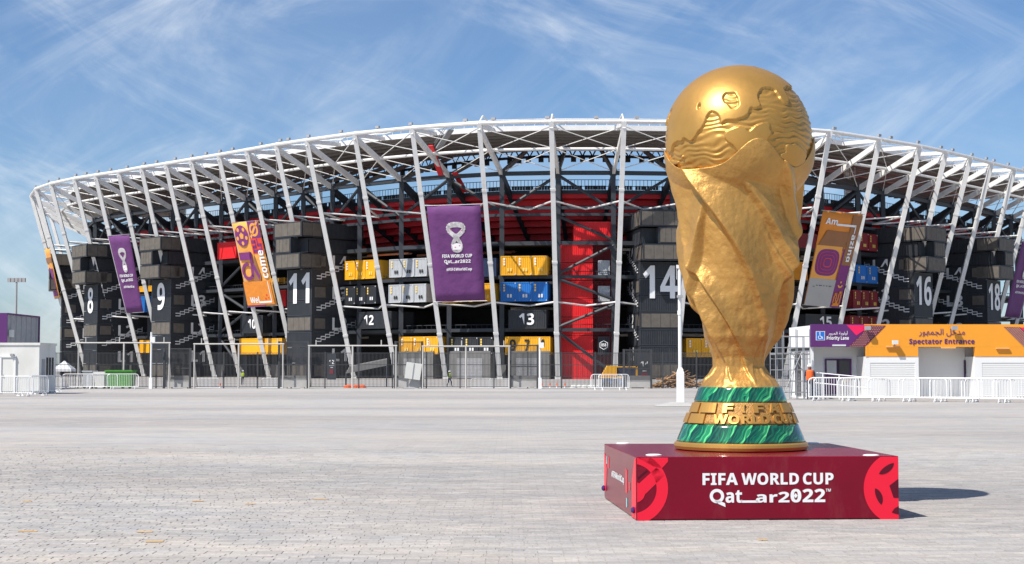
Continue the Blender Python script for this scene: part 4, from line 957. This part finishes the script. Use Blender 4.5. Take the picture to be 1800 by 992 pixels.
# ---------------------------------------------------------------- lamp posts and masts
def lathe(prof, n=32, c=(0, 0, 0)):
    B = MB()
    for r, z in prof: B.v += [(c[0] + r * math.cos(2 * math.pi * k / n), c[1] + r * math.sin(2 * math.pi * k / n), c[2] + z) for k in range(n)]
    B.f = [(j * n + k, j * n + (k + 1) % n, (j + 1) * n + (k + 1) % n, (j + 1) * n + k) for j in range(len(prof) - 1) for k in range(n)]
    B.f += [tuple(range(n))[::-1], tuple(range((len(prof) - 1) * n, len(prof) * n))]; return B
q = atz(1196, 714); s_ = F / q.y; lp = thing('camera_post', 'white camera post on a square foot just left of the golden trophy', 'post', (q.x, q.y, 0))
zt = aty(1196, 470, q.y).z; zb = aty(1196, 656, q.y).z
B = MB(); B.box((q.x, q.y, zb / 2 + .05), (.29, .29, zb - .1)); B.add([(q.x + a * w, q.y + b * w, z) for z, w in ((zb, .145), (zb + .22, .075)) for a, b in ((-1, -1), (1, -1), (1, 1), (-1, 1))], [(0, 1, 5, 4), (1, 2, 6, 5), (2, 3, 7, 6), (3, 0, 4, 7), (4, 5, 6, 7)]); B.build('post_foot', 'barrier_white', lp)
MB().tube((q.x, q.y, zb + .15), (q.x, q.y, zt), .075, 12).build('pole', 'barrier_white', lp)
MB().tube((q.x, q.y, zt - 1.95), (q.x, q.y, zt - 1.78), .10, 12).build('collar', 'barrier_white', lp)
MB().box((q.x, q.y - .05, zt - 1.2), (.22, .3, .1)).build('bracket', 'tower_grey', lp)
MB().box((q.x - .02, q.y, zt + .02), (.22, .18, .14)).build('cap', 'barrier_white', lp); MB().tube((q.x - .12, q.y, zt - .02), (q.x - .12, q.y, zt - .5), .02, 6).build('cable', 'tower_grey', lp)
B = MB(); B.add([(q.x + a, q.y + b, z) for z, w in ((.012, 1.0), (.16, .32)) for a, b in ((-1.05 * w if w == 1 else -.3, -.9 * w if w == 1 else -.3), (.45 if w == 1 else .3, -.9 if w == 1 else -.3), (.45 if w == 1 else .3, .9 if w == 1 else .3), (-1.05 if w == 1 else -.3, .9 if w == 1 else .3))], [(0, 1, 5, 4), (1, 2, 6, 5), (2, 3, 7, 6), (3, 0, 4, 7), (4, 5, 6, 7)]); B.build('concrete_pad', 'concrete', lp)
def thinpole(px, y0, y1, Y, label, z0=0.0):
    p = aty(px, y1, Y); zt = aty(px, y0, Y).z; t = thing('pole', label, 'pole', (p.x, Y, z0), 'slim white poles by the fence')
    local('shaft', mesh(MB().tube((0, 0, .7), (0, 0, zt - z0), .07, 8)), 'barrier_white', t); local('pole_base', mesh(MB().box((0, 0, .4), (.24, .24, .8))), 'barrier_white', t)
    local('junction_box', mesh(MB().box((.12, -.1, zt - z0 - .55), (.35, .16, .4))), 'barrier_white', t)
thinpole(265, 584, 676, 114.2, 'slim white pole with a box in front of tower 9'); thinpole(949, 594, 680, 114.2, 'slim white pole with a box in front of the 974 container')
p = aty(28, 560, 420); zt = aty(30, 490, 420).z; fm = thing('floodlight_mast', 'tall floodlight mast far behind the purple cabin', 'mast', (p.x, 420, GZ))
local('shaft', mesh(MB().tube((0, 0, 0), (0, 0, zt), .42, 8, .25)), 'tower_grey', fm); 
for k in range(5): local('lamp_head', mesh(MB().box((-2 + k, 0, zt + .2), (.8, .7, 1.1))), 'tower_grey', fm)
local('lamp_bar', mesh(MB().box((0, 0, zt + .2), (4.8, .2, .2))), 'tower_grey', fm)
# number panels by the gates
def totem(px0, px1, py0, py1, Y, num, label):
    a = aty(px0, py1, Y); b = aty(px1, py0, Y); w = b.x - a.x; t = thing('gate_sign', label, 'sign', ((a.x + b.x) / 2, Y, max(GZ, a.z - .3)), 'numbered gate signs'); z0 = t.location.z; h = b.z - z0
    local('sign_board', mesh(MB().box((0, 0, h / 2), (w, .15, h))), 'dark_steel', t)
    fn = lambda u, v, hh: Vector((u, -.08 - hh, v))
    for o_ in (text_on('numeral', num, fn, -w * .28, w * .28, h * .60, h * .76, MATS['print_white'], t, .02, .02), polys_on('sign_rule', [[(-w * .3, h * .53), (w * .3, h * .53), (w * .3, h * .545), (-w * .3, h * .545)], [(-w * .14, h * .45), (w * .14, h * .45), (w * .14, h * .48), (-w * .14, h * .48)]], fn, MATS['print_grey'], t, .02),
               polys_on('sign_patch', [[(-w * .2, h * .22), (w * .2, h * .22), (w * .2, h * .40), (-w * .2, h * .40)]], fn, MATS['dark_red'], t, .02)): o_.matrix_parent_inverse.identity()
totem(1120, 1146, 622, 672, 122, '14', 'dark gate panel with white number 14 beside the yellow lift'); totem(575, 591, 622, 662, 150, '12', 'dark gate panel with white number 12 right of tower 11')
# ---------------------------------------------------------------- yellow and blue lift, timber pile, cones, loose things
c = aty(1088, 684, 119); c.z = -.1; lf = thing('boom_lift', 'yellow and blue site lift parked behind the fence before the red lift core', 'machine', tuple(c)); k_ = 119 / F
def lb(x0, x1, y0, y1, d0, d1, m, name):
    p = aty(x0, y0, 119); r = aty(x1, y1, 119); return MB().box(((p.x + r.x) / 2, 119 + (d0 + d1) / 2, (p.z + r.z) / 2), (r.x - p.x, d1 - d0, p.z - r.z)).build(name, m, lf)
p = [aty(x, y, 119) for x, y in ((1056, 664), (1068, 643), (1084, 643), (1084, 664))]; MB().slab(p, (0, 1, 0), 1.4).build('hood', 'yellow', lf)
lb(1054, 1122, 661, 665, -.1, 1.6, 'yellow', 'deck'); lb(1060, 1120, 666, 682, 0, 1.5, 'blue', 'chassis'); lb(1084, 1120, 644, 646, 0, .15, 'yellow', 'cab_frame'); lb(1117, 1121, 644, 662, 0, .15, 'yellow', 'cab_frame'); lb(1086, 1117, 646, 661, .5, 1.4, 'navy', 'cab')
for x in (1066, 1082, 1098, 1114):
    p = aty(x, 681, 119); MB().tube((p.x, 118.85, .25), (p.x, 119.15, .25), .32, 14).build('wheel', 'print_black', lf)
tp = thing('timber_pile', 'heap of loose broken timber boards behind the fence left of the trophy', 'timber', tuple(atz(1195, 684)))
rr = random.Random(4); pb_ = [mesh(MB().box((0, 0, 0), (L_, .14, .05))) for L_ in (1.2, 1.8, 2.4)]
for k in range(75):
    x = rr.gauss(1192, 24); p = aty(x, 680, 119 + rr.uniform(0, 2)); hgt = max(.05, 1.15 - abs(x - 1192) / 45) * rr.random() ** 1.2
    o_ = link('board', rr.choice(pb_), 'wood', None); o_.parent = tp; o_.matrix_parent_inverse = tp.matrix_basis.inverted(); o_.location = (p.x, p.y, hgt + .03); o_.rotation_euler = (rr.uniform(-.4, .4), rr.uniform(-.45, .45), rr.uniform(-1.2, 1.2))
cm = lathe([(.20, 0), (.20, .04), (.13, .05), (.03, .75), (.0, .76)], 12); cme = mesh(cm)
for px, lb_, m in ((953, 'orange traffic cone nearest the slim white pole', 'hi_vis_orange'), (967, 'red traffic cone between two orange ones', 'bright_red'), (979, 'orange traffic cone below the red lift core', 'hi_vis_orange'), (993, 'pale red cone right of the other cones', 'hi_vis_orange'), (387, 'orange cone by the worker near tower 9', 'hi_vis_orange')):
    p = aty(px, 675, 140); t = thing('traffic_cone', lb_, 'cone', (p.x, 140, GZ), 'cones inside the fence'); local('cone_shell', cme, m, t); local('white_sleeve', mesh(lathe([(.095, .32), (.075, .5)], 12)), 'print_white', t)
p = aty(724, 666, 115.2); t = thing('white_board', 'tilted white board propped on the gate left of the purple banner', 'board', (p.x, 115.2, .55)); o_ = local('board_face', mesh(MB().box((0, 0, .75), (1.15, .06, 1.2))), 'cabin_white', t); t.rotation_euler = (R(8), R(8), 0)
local('board_rib', mesh(MB().box((0, -.04, .75), (.05, .04, 1.15))), 'galvanised', t)
for x0, x1, m, lb_ in ((1004, 1052, 'cabin_white', 'long row of pale sacks below the red lift core'), (608, 640, 'hi_vis_orange', 'orange netting bundle right of tower 11')):
    a = aty(x0, 676, 135); b = aty(x1, 676, 135); t = thing('sack_row' if m == 'cabin_white' else 'netting_roll', lb_, 'sacks' if m == 'cabin_white' else 'netting', ((a.x + b.x) / 2, 135, GZ)); w = b.x - a.x; n = 5
    for k in range(n): local('sack' if m == 'cabin_white' else 'roll', mesh(lathe([(.2, 0), (.34, .12), (.36, .45), (.2, .62), (.02, .66)], 10)), m, t, (-w / 2 + w * (k + .5) / n, rr.uniform(-.1, .1), 0))
a = aty(1000, 676, 160); b = aty(1060, 676, 160)
t = thing('shelter_roof', 'low ribbed canopy roof right of tower 11 behind the fence', 'canopy', (aty(640, 660, 175).x, 175, GZ)); p = [aty(x, y, 175) for x, y in ((615, 645), (680, 632), (680, 643), (608, 657))]
o_ = MB().slab(p, (0, .5, .8), .15).build('canopy_sheet', 'concrete_dark', t); MB().tube(p[3], (p[3].x, 175, GZ), .08, 6).build('leg', 'dark_steel', t); MB().tube(p[2], (p[2].x, 175, GZ), .08, 6).build('leg', 'dark_steel', t)
# ---------------------------------------------------------------- workers: one skinned body each, clothes as children
def worker(px, Y, z0, label, vest, rz, stride=.22, hgt=1.74, carry=False):
    p = aty(px, 660, Y); t = thing('person', label, 'person', (p.x, Y, z0), 'site workers', rz); k = hgt / 1.74
    J = dict(pel=(0, 0, .95), wst=(0, 0, 1.12), chs=(0, -.01, 1.36), nek=(0, -.01, 1.50), hd0=(0, -.02, 1.60), hd1=(0, -.01, 1.72),
             hl=(.10, 0, .90), kl=(.11, -stride * .6, .50), al=(.11, -stride * .75, .09), tl=(.12, -stride * .75 - .17, .04), hr=(-.10, 0, .90), kr=(-.11, stride * .15, .50), ar=(-.11, stride, .10), tr=(-.12, stride - .16, .04),
             sl=(.19, 0, 1.42), el=(.25, .05, 1.15), wl=(.24, -.12, .95), fl=(.24, -.17, .86), sr=(-.19, 0, 1.42), er=(-.25, .02, 1.15), wr=(-.24, -.15, .97), fr=(-.24, -.2, .88))
    ks = list(J); E_ = [('pel', 'wst'), ('wst', 'chs'), ('chs', 'nek'), ('nek', 'hd0'), ('hd0', 'hd1'), ('pel', 'hl'), ('hl', 'kl'), ('kl', 'al'), ('al', 'tl'), ('pel', 'hr'), ('hr', 'kr'), ('kr', 'ar'), ('ar', 'tr'), ('chs', 'sl'), ('sl', 'el'), ('el', 'wl'), ('wl', 'fl'), ('chs', 'sr'), ('sr', 'er'), ('er', 'wr'), ('wr', 'fr')]
    rad = dict(pel=.15, wst=.135, chs=.155, nek=.06, hd0=.095, hd1=.085, hl=.095, kl=.065, al=.048, tl=.04, hr=.095, kr=.065, ar=.048, tr=.04, sl=.07, el=.05, wl=.036, fl=.04, sr=.07, er=.05, wr=.036, fr=.04)
    me = bpy.data.meshes.new('body'); me.from_pydata([tuple(c * k for c in J[n]) for n in ks], [(ks.index(a), ks.index(b)) for a, b in E_], [])
    o = link('body', me, 'cloth_navy'); o.parent = t; md = o.modifiers.new('s', 'SKIN'); 
    for i, n in enumerate(ks): me.skin_vertices[0].data[i].radius = (rad[n] * k, rad[n] * k * .85)
    me.skin_vertices[0].data[0].use_root = True; md.use_smooth_shade = True; o.modifiers.new('d', 'SUBSURF').levels = 1
    v = lathe([(.165, .98), (.185, 1.1), (.195, 1.3), (.20, 1.42), (.12, 1.49)], 14); v.v = [(x * k, y * .8 * k, z * k) for x, y, z in v.v]; local('vest', mesh(v), vest, t)
    h = lathe([(.125, 1.655), (.125, 1.67), (.108, 1.69), (.09, 1.75), (.04, 1.785), (.0, 1.79)], 14, (0, -.012, 0)); h.v = [(x * k, y * k, z * k) for x, y, z in h.v]; local('helmet', mesh(h), 'print_white', t)
    f = MB(); 
    fm_ = lathe([(.0, 1.53), (.06, 1.545), (.082, 1.60), (.088, 1.65)], 12, (0, -.03, 0)); fm_.v = [(x * k, y * k, z * k) for x, y, z in fm_.v]; local('face', mesh(fm_), 'skin', t)
worker(427, 190, GZ, 'worker in yellow vest and white helmet standing near tower 9 banner', 'hi_vis_yellow', R(20), .1)
worker(790, 175, GZ, 'worker in yellow vest walking below the large purple banner', 'hi_vis_yellow', R(60), .3)
worker(1423.5, 76.0, .0, 'worker in orange vest standing inside the scaffold corner', 'hi_vis_orange', R(-10), .08, 1.7)
# ---------------------------------------------------------------- pedestal
FL = atz(1119, 916.5); FR_ = atz(1580.5, 916.5); WP = (FR_ - FL).length * 1.018; rzp = R(3.5)
PX = Vector((math.cos(rzp), math.sin(rzp), 0)); PY = Vector((-math.sin(rzp), math.cos(rzp), 0)); FL = FL + Vector((0, 0, 0)); HP = hit(1119, 803.5, FL, PY).z
PC = FL + PX * WP / 2 + PY * WP / 2
ped = thing('pedestal', 'maroon square pedestal with red motifs and white lettering under the golden trophy', 'pedestal', (PC.x, PC.y, 0), rz=rzp)
h2 = WP / 2
B = MB(); bv = .012
B.box((0, 0, HP / 2 + .006), (WP, WP, HP - .012)); o_ = local('box', mesh(B), 'maroon', ped); md = o_.modifiers.new('b', 'BEVEL'); md.width = .008; md.segments = 2
pf = lambda u, v, h: Vector((-h2 + (u - 1119) / (1579.5 - 1119) * WP, -h2 - h, (916.5 - v) / 113 * HP))
def ploc(o): o.matrix_parent_inverse.identity(); return o
X0, X1, Y0, Y1 = 1120, 1578.6, 804.8, 915.6
def cl_(ps): return [clip(p, X0, X1, Y0, Y1) for p in ps]
ploc(polys_on('ball_motif', cl_([circ(1583, 860.5, 66, 66, 64)]), pf, 'print_red', ped, .003))
def lens(cx, cy, L_, w, ang):
    pts = []
    for k in range(13): a = -60 + 120 * k / 12; pts.append((L_ * math.sin(R(a)) / math.sin(R(60)) / 2, w * (math.cos(R(a)) - .5)))
    for k in range(1, 12): a = 60 - 120 * k / 12; pts.append((L_ * math.sin(R(a)) / math.sin(R(60)) / 2, -w * .55 * (math.cos(R(a)) - .5)))
    c_, s_ = math.cos(R(ang)), math.sin(R(ang)); return [(cx + x * c_ - y * s_, cy + x * s_ + y * c_) for x, y in pts]
ploc(polys_on('ball_patch', cl_([lens(1557.5, 825.5, 33, 14, -36), lens(1542.5, 875, 31, 14, 250), [(1581, 842), (1562.5, 856), (1569.5, 877.5), (1581, 877.5)], [(1566, 903.5), (1571, 896.5), (1581, 891), (1581, 907.5), (1573, 906)]]), pf, 'maroon_dark', ped, .006))
ploc(polys_on('ring_motif', cl_(annulus(1110, 859, 44, 64, 48) + [[(1100, 872), (1154, 822), (1168, 836), (1118, 885)]] + [[(1120, 804), (1146, 804), (1174, 804), (1174, 812), (1163, 824), (1148, 820)]]), pf, 'print_red', ped, .003))
ploc(polys_on('ring_motif', cl_([circ(1116, 866, 18, 18, 24)]), pf, 'print_red', ped, .0045))
ploc(polys_on('dot_patch', cl_([[(1120, 819), (1139, 826), (1120, 842)]]), pf, 'maroon_dark', ped, .006))
ploc(polys_on('dots', [circ(1121.5 + c * 2.6 + (r % 2) * 1.3, 821.5 + r * 2.2, .55, .55, 6) for r in range(8) for c in range(max(0, 6 - abs(r - 2)))], pf, 'print_red', ped, .008))
tt = []
def ptext(s, x0, x1, y0, y1, off): ploc(text_on('lettering', s, pf, x0, x1, y1, y0, 'print_white', ped, off, .004))
ptext('FIFA', 1234, 1296, 832.5, 853.5, .03); ptext('WORLD', 1302, 1403, 832.5, 853.5, .03); ptext('CUP', 1410, 1464, 832.5, 853.5, .03)
ptext('at', 1274, 1303, 863, 885, .025); ptext('ar2', 1327, 1386, 866, 885, .025); ptext('022', 1388, 1449, 861, 885, .025); ptext('TM', 1450, 1459, 861, 866, .01)
for ps in (annulus(1259, 873, 7.2, 12.6, 28) + [[(1254, 881), (1262, 881), (1273, 885.5), (1274, 892.5), (1262, 887)]], [[(1299, 881), (1331, 881), (1331, 885), (1303, 885)]], [[(1393.5, 873), (1397, 868.5), (1400.5, 873), (1397, 877.5)]]): ploc(polys_on('lettering', ps, pf, 'print_white', ped, .004))
# left face: hashtag and marks
pl = lambda u, v, h: Vector((-h2 - h, h2 - u * WP, v * HP))
ploc(text_on('lettering', '#FIFAWorldCup', pl, .26, .66, .45, .60, 'print_white', ped, .03, .004))
ploc(polys_on('edge_motif', [[(.0, .15), (.06, .15), (.10, .55), (.05, .8), (.0, .85)], [(.12, .6), (.17, .6), (.17, .8), (.13, .82)], [(.70, .35), (.75, .35), (.75, .72), (.70, .75)], [(.80, .42), (.83, .42), (.83, .55), (.80, .55)], [(.87, .02), (.995, .02), (.995, .98), (.95, .95), (.88, .6)]], pl, 'print_red', ped, .003))
ploc(polys_on('teal_mark', [[(.08, .66), (.11, .66), (.11, .80), (.08, .80)], [(.72, .12), (.75, .12), (.75, .27), (.72, .27)]], pl, 'print_teal', ped, .004))
for u, v in ((.02, .20), (.955, .155)):
    me_ = lathe([(.0, 0), (.03, .002), (.036, .02), (.02, .04), (.0, .045)], 14); local('knob', mesh(me_), 'knob', ped, tuple(pl(u, v, 0))).rotation_euler = (0, R(-90), 0)
for px, py in ((1095, 780), (1149, 800.5), (1531, 801), (1428, 779.5)):
    w_ = atz(px, py, HP); v_ = (w_ - PC); local('cap_disc', mesh(lathe([(.085, 0), (.085, .006), (.06, .012), (.0, .013)], 20)), 'print_white', ped, (v_.dot(PX), v_.dot(PY), HP))
# ---------------------------------------------------------------- the giant trophy: a plain gold cup of swept folds carrying a globe
TY = atz(1301.5, 795, HP).y + .62; TC = aty(1301.5, 700, TY); TC.z = HP
tro = thing('trophy', 'giant golden trophy with a globe on swept folds and green banded base', 'trophy', (TC.x, TC.y, HP))
M = TY / F                    # metres per pixel at the trophy
def zz(y): return aty(1301.5, y, TY).z - HP
local('base_rim', mesh(lathe([(.70, .0), (.745, .012), (.757, .045), (.752, .075), (.73, .092), (.70, .094)], 96)), 'gold_smooth', tro)
bands = [(zz(783) , zz(744), .727, .655), (zz(744), zz(706), .655, .56), (zz(706), zz(681), .528, .475)]
def band(z0, z1, r0, r1, m, name, lip=.012):
    pr = [(r0 - lip, z0), (r0, z0 + lip)] + [(r0 + (r1 - r0) * k / 8, z0 + lip + (z1 - z0 - 2 * lip) * k / 8) for k in range(1, 8)] + [(r1, z1 - lip), (r1 - lip, z1)]
    o = local(name, mesh(lathe(pr, 128)), m, tro); o.data.polygons.foreach_set('use_smooth', [len(p.vertices) == 4 for p in o.data.polygons]); return o
z0, z1, r0, r1 = bands[0]; band(.088, z1, .728, .652, 'malachite', 'green_band')
z0, z1, r0, r1 = bands[1]; gb = band(z0 - .004, z1, .632, .532, 'gold_rough', 'lettered_band')
z0b, z1b = z0, z1
z0, z1, r0, r1 = bands[2]; band(z1b - .004, zz(680), .528, .474, 'malachite', 'green_band')
def cone(u, v, h):            # u angle in degrees from the viewer, v height fraction on the lettered band
    r = .632 + (.532 - .632) * v + h; a = R(u - 90); return Vector((r * math.cos(a), r * math.sin(a), z0b + (z1b - z0b) * v))
def letters(s, u0, u1, v0, v1):
    """one raised letter at a time round the band"""
    vs_, _ = text2d(s, .035); 
    o = text_on('raised_lettering', s, cone, u0, u1, v0, v1, 'gold_smooth', gb, .04, .004, .022); o.matrix_parent_inverse.identity()
for ch, a in zip('FIFA', (-22, -5, 12, 31)): letters(ch, a - (1.8 if ch == 'I' else 6), a + (1.8 if ch == 'I' else 6), .55, .95)
letters('WORLD', -37, 22, .06, .48); letters('CUP', 27, 58, .06, .48)
for a0, a1, v0, v1 in ((-58, -36, .54, .96), (-82, -61, .54, .96), (-72, -48, .05, .48), (-98, -76, .05, .48), (44, 62, .54, .96), (66, 86, .54, .96), (62, 72, .05, .48), (76, 96, .05, .48)):
    B = MB(); n = 5
    for h in (.002, .028):
        for v in (v0, v1): B.v += [tuple(cone(a0 + (a1 - a0) * k / n, v, h)) for k in range(n + 1)]
    m_ = n + 1
    for k in range(n): B.f += [(2 * m_ + k, 2 * m_ + k + 1, 3 * m_ + k + 1, 3 * m_ + k), (k, k + 1, 2 * m_ + k + 1, 2 * m_ + k), (m_ + k, 3 * m_ + k, 3 * m_ + k + 1, m_ + k + 1)]
    B.f += [(0, 2 * m_, 3 * m_, m_), (n, m_ + n, 3 * m_ + n, 2 * m_ + n)]
    local('raised_block', mesh(B), 'gold_smooth', gb)
GC = zz(247); GR = 131.5 * M
prof = [(681, .462), (668, .43), (655, .352), (644, .312), (630, .318), (612, .37), (590, .45), (560, .515), (520, .585), (480, .645), (440, .70), (400, .75), (360, .79), (330, .82), (300, .842), (280, .85), (240, .852), (200, .84)]
pz = [(zz(y), r) for y, r in prof]
def rad0(z):
    for (a, r), (b, s) in zip(pz, pz[1:]):
        if z <= b: t = max(0, (z - a) / (b - a)); t2 = t * t * (3 - 2 * t) * .35 + t * .65; return r + (s - r) * t2
    return pz[-1][1]
ZB = zz(681.5)
def rim(th):                  # height of the cup's lip around the globe: broad swept points
    d = (th + math.pi) % (2 * math.pi) - math.pi
    return zz(298) + .30 * math.exp(-((d - .12) / .34) ** 2) + .42 * math.exp(-((d - 1.45) / .36) ** 2) + .30 * math.exp(-((d + 1.75) / .40) ** 2) + .34 * math.exp(-((abs(d) - 2.8) / .4) ** 2) - .06
RG = random.Random(12)
RIDGES = []                   # swept folds: start angle at the lip, end angle at the waist, width, height, curve, reach
for k in range(8):
    t0 = -math.pi + 2 * math.pi * k / 8 + RG.uniform(-.2, .2); RIDGES.append((t0, t0 + RG.uniform(1.2, 2.1), RG.uniform(.5, .85), RG.uniform(.16, .28), RG.uniform(.5, 1.5), RG.uniform(.0, .10), 1.15))
for k in range(3):
    t0 = -math.pi + 2 * math.pi * k / 3 + RG.uniform(-.2, .2) + .5; RIDGES.append((t0, t0 - RG.uniform(.7, 1.3), -RG.uniform(.35, .6), RG.uniform(.13, .22), RG.uniform(.7, 1.1), .0, RG.uniform(.6, .95)))
for k in range(7):
    t0 = -math.pi + 2 * math.pi * k / 7 + RG.uniform(-.2, .2); RIDGES.append((t0 - 1.6, t0 + .9, RG.uniform(.35, .6), RG.uniform(.12, .20), 1.0, .02, RG.uniform(.35, .6)))
def fold(th, z):
    t = max(0., min(1.2, (z - ZB) / 2.4)); d = -.12
    for a0, a1, w, h, p, lo, hi in RIDGES:
        if t > hi + .15 or t < lo - .1: continue
        c = a1 + (a0 - a1) * t ** p; x = (th - c + math.pi) % (2 * math.pi) - math.pi; x /= w
        e = min(1, max(0, (t - lo + .1) / .15)) * min(1, max(0, (hi + .15 - t) / .25)) * (.65 + .35 * math.sin(t * 5 + a0 * 3))
        if 0 <= x < 1: d += h * e * (1 - x) ** 1.7
        elif -.22 < x < 0: k = 1 + x / .22; d += h * e * k * k * (3 - 2 * k)
    return d
NT, NZ = 420, 230; B = MB()
for j in range(NZ + 1):
    for k in range(NT):
        th = 2 * math.pi * k / NT; zr = rim(th); z = ZB + (zr - ZB) * j / NZ; r = rad0(z)
        t = (z - ZB) / 2.4; env = min(1, max(0, (z - ZB) / .12)) * (.80 + .40 * min(1, max(0, t))) * (1 if t < .9 else max(.25, 1 - (t - .9) * 2.2))
        r *= 1 + (fold(th, z) - .07) * env * .98
        r += .010 * noise.noise(Vector((math.cos(th) * 3, math.sin(th) * 3, z * 4))) + .006 * noise.noise(Vector((math.cos(th) * 9, math.sin(th) * 9, z * 10)))
        gs = GR * GR - (z - GC) ** 2
        if gs > 0: r = max(r if z < GC - .2 else 0, math.sqrt(gs) + .004 + .045 * min(1, (zr - z) / .35))
        a = th - math.pi / 2; B.v.append((r * math.cos(a), r * math.sin(a), z))
for j in range(NZ):
    for k in range(NT): B.f.append((j * NT + k, j * NT + (k + 1) % NT, (j + 1) * NT + (k + 1) % NT, (j + 1) * NT + k))
ib = len(B.v)
for k in range(NT):           # the lip turns inward to the globe
    v = B.v[NZ * NT + k]; B.v.append((v[0] * .94, v[1] * .94, v[2] - .05))
B.f += [(NZ * NT + k, NZ * NT + (k + 1) % NT, ib + (k + 1) % NT, ib + k) for k in range(NT)]
o_ = local('folded_cup', mesh(B), 'gold', tro); o_.data.polygons.foreach_set('use_smooth', [True] * len(o_.data.polygons))
# globe with raised land and rippled sea
B = MB(); NA, NB_ = 560, 300
def land(d):
    w_ = Vector((noise.noise(d * 2.1 + Vector((1, 2, 3))), noise.noise(d * 2.1 + Vector((7, 5, 1))), noise.noise(d * 2.1 + Vector((4, 9, 6)))))
    p = d + w_ * .45 + Vector((5.1, 3.3, 8.2)); return noise.fractal(p * 1.25, 1.0, 2.0, 3) + .06 * noise.noise(d * 11) + .30 * d.z - .08
for j in range(NB_ + 1):
    la = -math.pi / 2 + math.pi * j / NB_
    for k in range(NA):
        lo_ = 2 * math.pi * k / NA; d = Vector((math.cos(la) * math.cos(lo_), math.cos(la) * math.sin(lo_), math.sin(la)))
        L_ = land(d); m_ = min(1, max(0, (L_ - .02) / .018))
        sea = .008 * math.sin(d.z * 80 + 7 * noise.noise(d * 4)) * (.6 + noise.noise(d * 9)) 
        h = 1 + .03 * m_ + (1 - m_) * sea
        B.v.append(tuple(d * GR * (h - .026)))
for j in range(NB_):
    for k in range(NA): B.f.append((j * NA + k, j * NA + (k + 1) % NA, (j + 1) * NA + (k + 1) % NA, (j + 1) * NA + k))
o_ = local('globe', mesh(B), 'gold_smooth', tro, (0, 0, GC)); o_.data.polygons.foreach_set('use_smooth', [True] * len(o_.data.polygons))
bpy.data.scenes.remove(TS)
